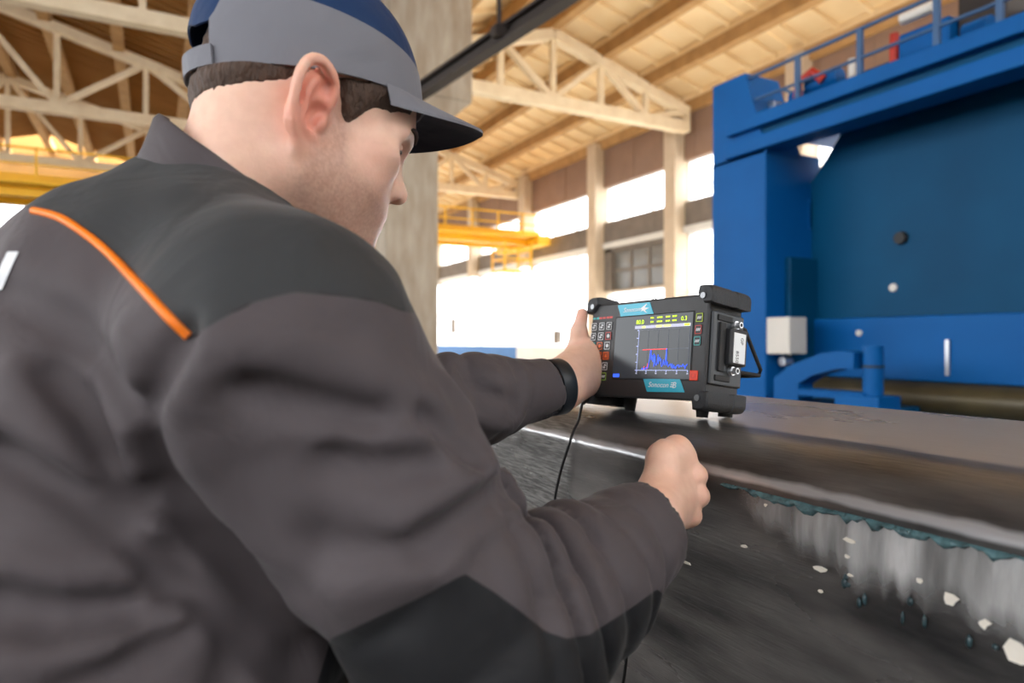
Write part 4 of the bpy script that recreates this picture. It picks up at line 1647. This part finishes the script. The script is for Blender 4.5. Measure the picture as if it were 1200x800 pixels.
def metal_mat():
    m, nt, b = new_mat('machined_dark_steel')
    L_, N_ = nt.links, nt.nodes
    tc = N_.new('ShaderNodeTexCoord')
    geo = N_.new('ShaderNodeSeparateXYZ')
    L_.new(tc.outputs['Object'], geo.inputs[0])
    mp = N_.new('ShaderNodeMapping')
    mp.inputs['Scale'].default_value = (1, .25, 1)
    L_.new(tc.outputs['Object'], mp.inputs['Vector'])
    # grey brushed length beyond the cable, darker length in front of it
    wob = N_.new('ShaderNodeTexNoise')
    wob.inputs['Scale'].default_value = 22
    L_.new(tc.outputs['Object'], wob.inputs['Vector'])
    ad = N_.new('ShaderNodeMath'); ad.operation = 'MULTIPLY_ADD'
    ad.inputs[1].default_value = .05
    L_.new(wob.outputs['Fac'], ad.inputs[0]); L_.new(geo.outputs['Y'], ad.inputs[2])
    mr = N_.new('ShaderNodeMapRange')
    mr.inputs['From Min'].default_value = .915
    mr.inputs['From Max'].default_value = .935
    L_.new(ad.outputs[0], mr.inputs['Value'])
    # tool marks
    n1 = N_.new('ShaderNodeTexNoise'); n1.inputs['Scale'].default_value = 16; n1.inputs['Detail'].default_value = 8
    L_.new(mp.outputs['Vector'], n1.inputs['Vector'])
    r1 = N_.new('ShaderNodeValToRGB')
    r1.color_ramp.elements[0].position = .32; r1.color_ramp.elements[0].color = lin((48, 48, 50))
    r1.color_ramp.elements[1].position = .68; r1.color_ramp.elements[1].color = lin((126, 123, 121))
    L_.new(n1.outputs['Fac'], r1.inputs['Fac'])
    mp2 = N_.new('ShaderNodeMapping')
    mp2.inputs['Rotation'].default_value = (math.radians(24), 0, 0)
    mp2.inputs['Scale'].default_value = (1, .12, 1.6)
    L_.new(tc.outputs['Object'], mp2.inputs['Vector'])
    n2 = N_.new('ShaderNodeTexNoise'); n2.inputs['Scale'].default_value = 260; n2.inputs['Detail'].default_value = 4
    L_.new(mp2.outputs['Vector'], n2.inputs['Vector'])
    r2 = N_.new('ShaderNodeValToRGB')
    r2.color_ramp.elements[0].position = .38; r2.color_ramp.elements[0].color = lin((96, 96, 96))
    r2.color_ramp.elements[1].position = .66; r2.color_ramp.elements[1].color = lin((150, 150, 148))
    L_.new(n2.outputs['Fac'], r2.inputs['Fac'])
    mx = N_.new('ShaderNodeMix'); mx.data_type = 'RGBA'
    L_.new(mr.outputs['Result'], mx.inputs['Factor'])
    L_.new(r1.outputs['Color'], mx.inputs['A']); L_.new(r2.outputs['Color'], mx.inputs['B'])
    ad2 = N_.new('ShaderNodeMath'); ad2.operation = 'MULTIPLY_ADD'
    ad2.inputs[1].default_value = .10
    L_.new(n1.outputs['Fac'], ad2.inputs[0]); L_.new(geo.outputs['X'], ad2.inputs[2])
    mr2 = N_.new('ShaderNodeMapRange')
    mr2.inputs['From Min'].default_value = .715
    mr2.inputs['From Max'].default_value = .735
    L_.new(ad2.outputs[0], mr2.inputs['Value'])
    mx2 = N_.new('ShaderNodeMix'); mx2.data_type = 'RGBA'
    L_.new(mr2.outputs['Result'], mx2.inputs['Factor'])
    L_.new(mx.outputs['Result'], mx2.inputs['A'])
    mx2.inputs['B'].default_value = lin((186, 172, 156))  # pale tan top: reflection of the roof put into the colour
    # edge highlight put into the colour as a bright line
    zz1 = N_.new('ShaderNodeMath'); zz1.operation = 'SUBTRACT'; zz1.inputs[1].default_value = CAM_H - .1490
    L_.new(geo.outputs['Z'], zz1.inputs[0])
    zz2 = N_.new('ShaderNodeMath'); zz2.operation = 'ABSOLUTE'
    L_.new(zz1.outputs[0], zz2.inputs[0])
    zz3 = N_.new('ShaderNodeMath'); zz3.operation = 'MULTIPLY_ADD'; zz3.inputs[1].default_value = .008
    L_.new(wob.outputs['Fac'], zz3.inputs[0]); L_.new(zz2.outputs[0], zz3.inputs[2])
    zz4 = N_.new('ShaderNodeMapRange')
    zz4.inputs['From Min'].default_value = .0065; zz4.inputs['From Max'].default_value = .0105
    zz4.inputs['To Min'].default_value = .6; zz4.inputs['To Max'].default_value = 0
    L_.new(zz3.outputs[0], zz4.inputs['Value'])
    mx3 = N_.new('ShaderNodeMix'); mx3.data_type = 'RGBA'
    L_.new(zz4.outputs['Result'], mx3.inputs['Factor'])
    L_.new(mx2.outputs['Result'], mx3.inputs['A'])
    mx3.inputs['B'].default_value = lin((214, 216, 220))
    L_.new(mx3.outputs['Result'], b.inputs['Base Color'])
    b.inputs['Metallic'].default_value = .5
    rr = N_.new('ShaderNodeMapRange')
    rr.inputs['To Min'].default_value = .20; rr.inputs['To Max'].default_value = .38
    n3 = N_.new('ShaderNodeTexNoise'); n3.inputs['Scale'].default_value = 9; n3.inputs['Detail'].default_value = 6
    L_.new(mp.outputs['Vector'], n3.inputs['Vector'])
    L_.new(n3.outputs['Fac'], rr.inputs['Value'])
    L_.new(rr.outputs['Result'], b.inputs['Roughness'])
    bp = N_.new('ShaderNodeBump'); bp.inputs['Strength'].default_value = .22; bp.inputs['Distance'].default_value = .002
    L_.new(n2.outputs['Fac'], bp.inputs['Height'])
    bp2 = N_.new('ShaderNodeBump'); bp2.inputs['Strength'].default_value = .25; bp2.inputs['Distance'].default_value = .006
    L_.new(n3.outputs['Fac'], bp2.inputs['Height'])
    L_.new(bp.outputs['Normal'], bp2.inputs['Normal'])
    L_.new(bp2.outputs['Normal'], b.inputs['Normal'])
    return m


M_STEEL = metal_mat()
NYB = 90
rows = []
for i in range(NYB + 1):
    y = YB0 + (YB1 - YB0) * i / NYB
    rows.append([(x + .0006 * math.sin(y * 31 + k * 1.7), y, CAM_H + z if z > FLOOR_Z else 0.0) for k, (x, z) in enumerate(PROF)])
b = MB().grid(rows)
b.add(rows[0], [tuple(range(len(PROF)))])
b.add(rows[-1], [tuple(range(len(PROF)))])
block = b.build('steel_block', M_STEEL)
tag(block, 'long dark forged steel block with rounded top edge under the instrument', 'steel block')

# ridge of smeared coupling gel just under the edge and its film below
M_GEL = mat('gel_film', (196, 196, 196), .28, noise=.9, scale=24, col2=(70, 69, 68), bump=.6, bscale=40, stretch=(1, 1, .2), metal=0)
M_TEAL = mat('gel_teal', (92, 128, 134), .25, noise=.85, scale=70, col2=(34, 54, 60), bump=.6, bscale=120)
M_FLAKE = mat('pale_chip', (232, 226, 214), .6, noise=.2, scale=60)
rg = random.Random(11)
nz = [rg.uniform(-1, 1) for _ in range(400)]


def rough_noise(t):
    i = int(math.floor(t)) % 399
    f = t - math.floor(t)
    f = f * f * (3 - 2 * f)
    return nz[i] * (1 - f) + nz[i + 1] * f


G = []
NG = 220
for i in range(NG + 1):
    y = .565 - 1.15 * i / NG
    low = -.222 - .018 * min(1, i / 90) + .007 * rough_noise(i * .35) + .006 * rough_noise(i * .9 + 50) + .03 * max(0, 1 - i / 26)
    topz = -.1585 + .0012 * rough_noise(i * .6 + 9)
    th = 1.0 * min(1, i / 10)
    row = []
    for j in range(15):
        s = j / 14
        z = topz + (low - topz) * s
        bul = math.sin(math.pi * s) ** .9 * .0042 * th + .0008 * rough_noise(i * .55 + j * .13) * math.sin(math.pi * s) * th
        row.append((XF + .0018 - bul, y, CAM_H + z))
    G.append(row)
gb = MB().grid(G)
gel = gb.build('gel_film', M_GEL, block)
cl = []
for i in range(NG + 1):
    for j in range(15):
        s = j / 14
        cl.append([min(1, (1 - s) * 2.2) * min(1, i / 10) * min(1, .55 + i / 130), s, 0])
set_colors(gel.data, np.array(cl))
nt = M_GEL.node_tree
bs = nt.nodes['Principled BSDF']
at_n = nt.nodes.new('ShaderNodeAttribute'); at_n.attribute_name = 'tone'
sep = nt.nodes.new('ShaderNodeSeparateColor')
nt.links.new(at_n.outputs['Color'], sep.inputs[0])
tcn = nt.nodes.new('ShaderNodeTexCoord')
mpn = nt.nodes.new('ShaderNodeMapping'); mpn.inputs['Scale'].default_value = (1, 1, .16)
nt.links.new(tcn.outputs['Object'], mpn.inputs['Vector'])
nzn = nt.nodes.new('ShaderNodeTexNoise'); nzn.inputs['Scale'].default_value = 70; nzn.inputs['Detail'].default_value = 5
nt.links.new(mpn.outputs['Vector'], nzn.inputs['Vector'])
sm = nt.nodes.new('ShaderNodeMath'); sm.operation = 'MULTIPLY_ADD'; sm.inputs[1].default_value = 1.1
nt.links.new(nzn.outputs['Fac'], sm.inputs[0]); nt.links.new(sep.outputs[0], sm.inputs[2])
rmp = nt.nodes.new('ShaderNodeMapRange')
rmp.inputs['From Min'].default_value = .62; rmp.inputs['From Max'].default_value = 1.45
nt.links.new(sm.outputs[0], rmp.inputs['Value'])
nt.links.new(rmp.outputs['Result'], bs.inputs['Alpha'])
tag(gel, 'streaky wet coupling gel smeared below the edge', kind='stuff')
G = []
for i in range(NG + 1):
    y = .575 - 1.15 * i / NG
    h = .0050 + .0030 * rough_noise(i * .8 + 20) + .002 * rough_noise(i * 2.1)
    if rough_noise(i * .21 + 77) < -.55: h *= .35
    row = []
    for j in range(7):
        s = j / 6
        z = -.1600 - h * s * 1.5
        row.append((XF + .001 - math.sin(math.pi * s) * .0050 - .001 * rough_noise(i * .9 + j), y, CAM_H + z))
    G.append(row)
tag(MB().grid(G).build('gel_ridge', M_TEAL, block), 'teal bead of gel under the edge', kind='stuff')
# scattered teal clots along the lower rim of the film
b = MB()
for k in range(70):
    y = rg.uniform(-.35, .42)
    i = (.565 - y) / 1.15 * NG
    z = -.226 - .014 * min(1, i / 90) + rg.uniform(-.008, .012)
    bm = bmesh.new()
    bmesh.ops.create_icosphere(bm, subdivisions=1, radius=1)
    s1, s2 = rg.uniform(.0015, .0035), rg.uniform(.002, .007)
    for v in bm.verts:
        v.co = Vector((XF - .0015 + v.co.x * .002, y + v.co.y * s1, CAM_H + z + v.co.z * s2))
    b.bm(bm, True)
tag(b.build('gel_clots', mat('gel_clot_dark', (48, 70, 76), .3, noise=.6, scale=90), block), kind='stuff')
# pale chips of paint stuck in the gel
for (x, y, w_, h_) in ((996, 634, 13, 8), (959, 666, 17, 8), (1077, 681, 9, 7), (1114, 703, 14, 17), (1151, 731, 14, 15), (1193, 764, 24, 38), (871, 640, 9, 4), (992, 652, 5, 5), (961, 693, 5, 4), (801, 658, 15, 5), (896, 592, 4, 6), (996, 674, 7, 4)):
    p = on_x(x, y, XF - .006)
    f = SY * p[0] + CY * p[1]
    sw, sh = w_ / 800 * f * .75, h_ / 800 * f * .5
    pts = []
    for k in range(7):
        a = 2 * math.pi * k / 7
        r = rg.uniform(.4, 1.1)
        pts.append((XF - .0055, p[1] + math.cos(a) * sw * r, p[2] + math.sin(a) * sh * r))
    MB().prism(pts, (.0012, 0, 0)).build('paint_chip', M_FLAKE, block)

# ------------------------------------------------------------------ the flaw detector
o_w = W(dev_o)
ew, eu, en = [Vector(W(v) - np.array([0, 0, CAM_H])) for v in (dev_w, dev_u, -dev_n)]
ew.normalize(); eu = (eu - ew * eu.dot(ew)).normalized(); en = eu.cross(ew).normalized() * -1
if en.dot(Vector(W(-dev_n) - np.array([0, 0, CAM_H]))) < 0: en = -en
DM = Matrix(((ew.x, en.x, eu.x, o_w[0]), (ew.y, en.y, eu.y, o_w[1]), (ew.z, en.z, eu.z, o_w[2]), (0, 0, 0, 1)))
dev = empty('flaw_detector', DM.translation, 'black portable ultrasonic flaw detector with lit screen on the steel block', 'instrument')
M_PLAST = mat('instrument_black', (40, 41, 44), .42, bump=.15, bscale=900)
M_BUMP = mat('bumper_rubber', (44, 47, 51), .55, bump=.25, bscale=500)
M_SIDE = mat('side_plate_grey', (58, 62, 66), .4, metal=.3)
M_SCREW = mat('screw_steel', (120, 122, 124), .35, metal=.9)
M_CYAN = mat('badge_cyan', (22, 176, 206), .35)
M_INK = mat('white_ink', (235, 240, 242), .5)
M_SCREEN = mat('lcd_glass', (24, 27, 32), .22, spec=.3, emit=(46, 52, 58), estr=.5)
def glow(name, c, s=1.0): return mat(name, c, .5, emit=c, estr=s)
M_LG, M_LB, M_LR, M_LGREY, M_LY = glow('lcd_green', (190, 226, 40), 1.2), glow('lcd_blue', (46, 84, 226), 1.2), glow('lcd_red', (226, 54, 58), 1.0), glow('lcd_grey', (172, 174, 196), .5), glow('lcd_olive', (206, 206, 120), .8)
M_LINE = glow('lcd_axis', (150, 160, 200), .8)
M_LINE2 = glow('lcd_axis_dim', (86, 92, 104), .6)


def part(b, name, m_, parent=None):
    return b.build(name, m_, parent or dev, DM)


mm = .001
WD = DEV_W
MBx = lambda lo, hi, bv=0: MB().box(lo, hi, bv)
part(MBx((.006, .004, .006), (WD - .006, .080, .144), .004), 'body', M_PLAST)
part(MBx((.002, -.0005, .002), (WD - .002, .006, .148), .003), 'front_bezel', M_PLAST)


# corner bumpers: bars running front to back with rounded outer corners
def bumper(x, z, sx, sz):
    pr = []
    for k in range(9):
        a = math.pi / 2 * k / 8
        pr.append((x + sx * (.010 + .012 * math.cos(a)), z + sz * (.010 + .012 * math.sin(a))))
    pr = [(x + sx * .022, z - sz * .004)] + pr + [(x - sx * .004, z + sz * .022), (x - sx * .006, z + sz * .010), (x + sx * .006, z - sz * .004)]
    b = MB()
    P = [(q[0], -.005, q[1]) for q in pr]
    cx, cz = x + sx * .009, z + sz * .009
    sc = lambda q, f: (cx + (q[0] - cx) * f, cz + (q[1] - cz) * f)
    rings = []
    for (yy, f) in ((-.006, .80), (-.003, .95), (.002, 1.0), (.040, 1.0), (.042, .88), (.052, .88), (.054, 1.0), (.074, 1.0), (.080, .95), (.083, .80)):
        rings.append([(sc(q, f)[0], yy, sc(q, f)[1]) for q in pr])
    b.grid(rings, False, False, True)
    b.add(rings[0], [tuple(range(len(pr)))])
    b.add(rings[-1], [tuple(range(len(pr)))])
    o = part(b, 'corner_bumper', M_BUMP)
    s = MB().cyl((x + sx * .006, -.0062, z + sz * .006), (x + sx * .006, -.0078, z + sz * .006), .0042, 14)
    s = part(s, 'screw', M_SCREW, o)
    return o


for sx, x in ((1, WD - .014), (-1, .014)):
    for sz, z in ((1, .138), (-1, .012)):
        bumper(x, z, sx, sz)
# screen
part(MBx((.0555, -.0012, .0285), (.2055, .002, .1255), .001), 'screen_frame', M_BLACKRUB)
scr = part(MBx((.058, -.0018, .031), (.2035, .001, .1235), 0), 'screen', M_SCREEN)


def flat(poly, y0=-.0020, th=.0002):
    return MB().prism([(x, y0, z) for x, z in poly], (0, -th, 0))


def line(b, a, c, w_, y0=-.0021):
    a, c = Vector((a[0], 0, a[1])), Vector((c[0], 0, c[1]))
    d = (c - a).normalized()
    n_ = Vector((-d.z, 0, d.x)) * w_ / 2
    b.prism([(q.x, y0, q.z) for q in (a + n_, c + n_, c - n_, a - n_)], (0, -.0002, 0))


ax0, ax1, az0, az1 = .107, .200, .043, .102
b = MB()
line(b, (ax0, az0), (ax0, az1), .0009); line(b, (ax0, az0), (ax1, az0), .0009)
for k in range(6):
    line(b, (ax0 - .0035, az0 + (az1 - az0) * k / 5), (ax0, az0 + (az1 - az0) * k / 5), .0012)
    line(b, (ax0 + (ax1 - ax0) * k / 5, az0 - .003), (ax0 + (ax1 - ax0) * k / 5, az0), .0014)
part(b, 'plot_axes', M_LINE, scr)
b = MB()
line(b, (ax0, .0728), (ax1, .0735), .0006)
line(b, (ax0, az1), (ax1, az1), .0005); line(b, (ax1, az0), (ax1, az1), .0005)
for k in range(1, 5):
    line(b, (ax0 + (ax1 - ax0) * k / 5, az0), (ax0 + (ax1 - ax0) * k / 5, az1), .00025)
part(b, 'plot_grid', M_LINE2, scr)
b = MB(); line(b, (.1165, .0728), (.162, .0733), .0011, -.0023)
part(b, 'gate_line', M_LR, scr)
b = MB()
rg2 = random.Random(7)
hs = []
for k in range(74):
    x = .116 + (.199 - .116) * k / 73
    env = .004 + .020 * math.exp(-((x - .150) / .012) ** 2) + .012 * math.exp(-((x - .135) / .008) ** 2) + (.004 if x > .16 else 0)
    h = env * rg2.uniform(.2, 1.1)
    if abs(x - .1325) < .0006: h = .029
    if abs(x - .1612) < .0006: h = .031
    hs.append((x, h))
for (x, h), (x2, h2) in zip(hs[:-1], hs[1:]):
    line(b, (x, az0 + h), (x2 + 1e-5, az0 + h2), .0009, -.0024)
part(b, 'echo_trace', M_LB, scr)
b = MB()
for x in (.121, .127):
    line(b, (x, az0 + .001), (x + .001, az0 + .010 * (1 if x > .125 else .6)), .0009, -.0024)
part(b, 'echo_trace', M_LR, scr)
part(flat([(.098, .1045), (.2005, .1040), (.2005, .1085), (.098, .1090)]), 'status_bar', M_LGREY, scr)
for (xa, xb) in ((.112, .119), (.139, .150), (.153, .166)):
    part(flat([(xa, .1050), (xb, .1050), (xb, .1082), (xa, .1082)], -.0022), 'status_field', M_LY, scr)
part(flat([(.190, .1050), (.199, .1050), (.199, .1080), (.190, .1080)], -.0022), 'status_field', M_LG, scr)
part(flat([(.060, .0325), (.0725, .0325), (.0725, .0375), (.060, .0375)]), 'status_field', M_LB, scr)
b = MB()
for r_, zz in ((0, .1195), (1, .1135)):
    for (xa, n) in ((.128, 3), (.140, 5), (.156, 4), (.168, 4)):
        for k in range(n):
            x = xa + k * .0021
            b.prism([(x, -.0022, zz - .0011), (x + .0013, -.0022, zz - .0011), (x + .0013, -.0022, zz + .0011), (x, -.0022, zz + .0011)], (0, -.0002, 0))
part(b, 'readings', M_LG, scr)
b = MB()
for k in range(6):
    x = ax0 + (ax1 - ax0) * k / 5
    b.prism([(x - .0014, -.0022, .0375), (x + .0014, -.0022, .0375), (x + .0014, -.0022, .0393), (x - .0014, -.0022, .0393)], (0, -.0002, 0))
part(b, 'axis_marks', M_LGREY, scr)


def text(s, x, z, size, m_, parent, name='lettering', y0=-.0024, shear=0., R=None, align='LEFT'):
    cu = bpy.data.curves.new(name, 'FONT')
    cu.body = s
    cu.size = size
    cu.shear = shear
    cu.align_x = align
    cu.extrude = .0001
    cu.resolution_u = 3
    t = bpy.data.objects.new(name, cu)
    COL.objects.link(t)
    bpy.context.view_layer.update()
    me = bpy.data.meshes.new_from_object(t.evaluated_get(bpy.context.evaluated_depsgraph_get()))
    bpy.data.objects.remove(t)
    bpy.data.curves.remove(cu)
    base = Matrix.Translation((x, y0, z)) @ (R if R is not None else Matrix.Rotation(math.pi / 2, 4, 'X'))
    me.transform(DM @ base)
    me.name = name
    me.materials.clear()
    return link(name, me, m_, parent)


text('80.0', .100, .1115, .0088, M_LG, scr)
text('0.3', .1835, .1125, .0088, M_LG, scr)
# badges
bd = part(flat([(.058, .1435), (.1225, .1435), (.1315, .1255), (.066, .1255)], -.0005, .0008), 'badge', M_CYAN)
text('Sonocon', .071, .1315, .0095, M_INK, bd, y0=-.0015, shear=.25)
b = MB()
for pts in ([(.104, .134), (.110, .1375), (.118, .1415), (.114, .136), (.122, .135), (.115, .132), (.119, .1275), (.111, .1315), (.106, .1305), (.109, .1335)],):
    b.prism([(x, -.0014, z) for x, z in pts], (0, -.0003, 0))
part(b, 'bird_mark', M_INK, bd)
b2_ = part(flat([(.1205, .0305), (.187, .0315), (.196, .0130), (.129, .0120)], -.0005, .0008), 'badge', M_CYAN)
text('Sonocon', .1305, .0190, .0105, M_INK, b2_, y0=-.0015, shear=.3)
text('B', .1745, .0185, .0120, M_INK, b2_, y0=-.0015, shear=.2)
b = MB()
for zz in (.0195, .0222, .0249):
    b.prism([(x, -.0014, z) for x, z in ((.1710 + (zz - .0195) * .3, zz), (.1755 + (zz - .0195) * .3, zz), (.1757 + (zz - .0195) * .3, zz + .0012), (.1712 + (zz - .0195) * .3, zz + .0012))], (0, -.0003, 0))
part(b, 'badge_stripes', M_INK, b2_)
# keypad
M_KEY = mat('key_black', (30, 31, 34), .5)
KC = {'w': mat('key_white', (206, 210, 214), .5), 'o': mat('key_orange', (226, 104, 34), .5), 'r': mat('key_red', (206, 66, 62), .5), 'g': mat('key_green', (150, 196, 70), .5), 'b': mat('key_blue', (52, 74, 150), .5), 't': mat('key_teal', (70, 178, 178), .5), 'y': mat('key_lime', (190, 214, 50), .5)}
KO = mat('key_orange_fill', (150, 62, 26), .5)


def ring_key(cx, cz, w_, h_, colr, fill=None, icon='bar', name='key'):
    k = part(MBx((cx - w_ / 2, -.0016, cz - h_ / 2), (cx + w_ / 2, .001, cz + h_ / 2), .0006), name, fill or M_KEY)
    b = MB()
    t = .0009
    for (a, c_) in (((-1, -1), (1, -1)), ((1, -1), (1, 1)), ((1, 1), (-1, 1)), ((-1, 1), (-1, -1))):
        p_, q_ = (cx + a[0] * (w_ / 2 - .001), cz + a[1] * (h_ / 2 - .001)), (cx + c_[0] * (w_ / 2 - .001), cz + c_[1] * (h_ / 2 - .001))
        line(b, p_, q_, t, -.0016)
    part(b, 'key_outline', KC[colr], k)
    b = MB()
    if icon == 'bar':
        line(b, (cx - w_ * .25, cz - h_ * .12), (cx + w_ * .12, cz - h_ * .12), .0026, -.0016)
        line(b, (cx - w_ * .10, cz + h_ * .15), (cx + w_ * .25, cz + h_ * .15), .0022, -.0016)
    elif icon == 'dot':
        b.cyl((cx, -.0016, cz), (cx, -.0019, cz), w_ * .22, 12)
    elif icon == 'up':
        b.prism([(cx - w_ * .22, -.0016, cz - h_ * .18), (cx + w_ * .22, -.0016, cz - h_ * .18), (cx, -.0016, cz + h_ * .22)], (0, -.0003, 0))
    elif icon == 'word':
        for j in range(3):
            line(b, (cx - w_ * .28 + j * w_ * .2, cz - h_ * .14), (cx - w_ * .28 + j * w_ * .2 + w_ * .14, cz + h_ * .14), .0015, -.0016)
    part(b, 'key_icon', KC['w'] if colr not in 'o' else KC['o'], k)
    return k


KX = [(.0095, .027, .043), (.0092, .0262, .0425), (.0088, .0252, .0417), (.0084, .0240, .0403), (.0080, .0228, .0394), (.0074, .0213, .038)]
KZ = [.1122, .0965, .0812, .0655, .0490, .0332]
KCOL = ['www', 'wwr', 'tow', 'too', 'toy', 'brg']
KIC = [('bar', 'bar', 'bar'), ('bar', 'bar', 'dot'), ('bar', 'dot', 'dot'), ('bar', 'dot', 'up'), ('bar', 'up', 'bar'), ('word', 'word', 'word')]
for r_ in range(6):
    for c_ in range(3):
        colr = KCOL[r_][c_]
        if colr == 'y': colr = 'w'
        ring_key(KX[r_][c_], KZ[r_], .0130, .0128, colr, KO if (colr == 'o' and r_ >= 3) else None, KIC[r_][c_])
for k, (cx, cz, colr) in enumerate(((.2140, .1150, 'y'), (.2132, .0986, 'r'), (.2124, .0830, 't'))):
    ring_key(cx, cz, .0120, .0130, colr, None, 'word')
M_PWR = mat('power_red', (226, 62, 30), .45)
pw = part(MBx((.2030, -.0020, .0290), (.2165, .001, .0430), .0010), 'power_key', M_PWR)
b = MB().tube([(.2098 + .0032 * math.cos(a), -.0022, .036 + .0032 * math.sin(a)) for a in [math.radians(120 + 30 * k) for k in range(11)]], .0005, 6)
part(b, 'power_symbol', KC['r'], pw)
# little lamps over the keypad
for x, m_ in ((.008, KC['t']), (.016, KC['t']), (.022, KC['r']), (.030, KC['r']), (.038, KC['r']), (.045, KC['r'])):
    part(MBx((x - .003, -.0008, .1242), (x + .003, .0, .1272)), 'lamp_strip', m_)
# right-hand side plate with sockets and the white-labelled plug-in
sp = part(MBx((WD - .008, .008, .026), (WD - .001, .078, .126), .002), 'side_plate', M_SIDE)
for zz in (.036, .118):
    part(MBx((WD - .002, .018, zz - .004), (WD + .001, .050, zz + .004), .0008), 'side_slot', M_BLACKRUB, sp)
part(MBx((WD - .002, .022, .045), (WD + .0025, .034, .112), .001), 'side_rib', M_BLACKRUB, sp)
for yy, zz in ((.055, .1115), (.052, .0480)):
    k = part(MB().cyl((WD - .002, yy, zz), (WD + .004, yy, zz), .0062, 18), 'socket', M_SILVER)
    part(MB().cyl((WD + .0035, yy, zz), (WD + .011, yy, zz), .0042, 18), 'socket_barrel', M_SILVER, k)
    part(MB().cyl((WD + .0105, yy, zz), (WD + .0114, yy, zz), .0026, 14), 'socket_core', M_BLACKRUB, k)
pl = part(MBx((WD - .002, .0365, .055), (WD + .010, .073, .106), .003), 'plug_in_module', M_PLAST)
lb = part(MBx((WD + .0095, .0415, .0585), (WD + .0106, .0675, .1000), .0004), 'module_label', M_INK, pl)
RT = Matrix.Rotation(math.pi / 2, 4, 'Z') @ Matrix.Rotation(math.pi / 2, 4, 'X')
RT2 = Matrix.Rotation(math.pi / 2, 4, 'X') @ RT
M_LINK = mat('label_ink', (60, 62, 66), .5)


def side_text(s, yy, zz, size):
    cu_R = Matrix(((0, 0, 1, 0), (0, 1, 0, 0), (-1, 0, 0, 0), (0, 0, 0, 1)))
    t = text(s, WD + .0109, zz, size, M_LINK, lb, y0=yy, R=cu_R)
    return t


side_text('8550', .0465, .0755, .0085)
side_text('GP', .0560, .0945, .0080)
# rear bail, feet and lanyard eye
pA = Vector((WD - .006, .080, .112)); pB = Vector((WD - .012, .138, .056)); pC = Vector((WD - .006, .082, .044))
bail = part(MB().tube([(WD - .004, .076, .112), (WD - .002, .082, .110), (WD - .004, .128, .058), (WD - .010, .132, .050), (WD - .030, .131, .049), (.030, .131, .049), (.010, .132, .050), (.004, .128, .058), (.002, .082, .110)], .0027, 10), 'carrying_bail', M_BLACKRUB)
part(MB().tube([(WD - .004, .078, .049), (WD - .006, .128, .050)], .0027, 10), 'carrying_bail', M_BLACKRUB)
for x, zl in ((.052, -.0195), (WD - .040, -.0220)):
    part(MB().cyl((x, .048, .008), (x + .0, .048, zl + .004), .011, 16, .008), 'rubber_foot', M_BLACKRUB)
for x, zl in ((.030, -.0095), (WD - .018, -.0145)):
    part(MB().cyl((x, .070, .006), (x, .070, zl), .010, 14), 'rubber_foot', M_BLACKRUB)
part(MB().tube([(.1195 + .004 * math.cos(a), .012, .148 + .004 * math.sin(a)) for a in [math.radians(15 * k) for k in range(13)]], .0010, 6), 'lanyard_eye', M_BLACKRUB)

# ------------------------------------------------------------------ probe cable
def dw(x, y, z): return DM @ Vector((x, y, z))
cab = [dw(.012, -.004, .002), dw(.010, -.014, -.010), on_x(678, 492, .589), on_x(672, 505, .576), on_x(667, 520, .5655), on_x(657, 552, .564), on_x(650, 585, .562), on_x(642, 640, .556), on_x(650, 740, .548), on_x(684, 830, .540), on_x(716, 850, .532), on_x(730, 800, .530), on_x(736, 750, .530), on_x(742, 712, .532), on_x(752, 672, .540)]
pal = W((K[1] + K[2]) / 2 + PALM * .03 - HA * .01)
cab.append(tuple(pal))
M_CABLE = mat('cable_black', (20, 20, 22), .45)
cb = empty('probe_cable', cab[7], 'thin black probe cable hanging from the instrument down the block', 'cable')
MB().tube(spline(cab, 10), .0022, 8).build('cable_sheath', M_CABLE, cb)
MB().cyl(cab[0], cab[1], .0042, 12).build('cable_boot', M_CABLE, cb)
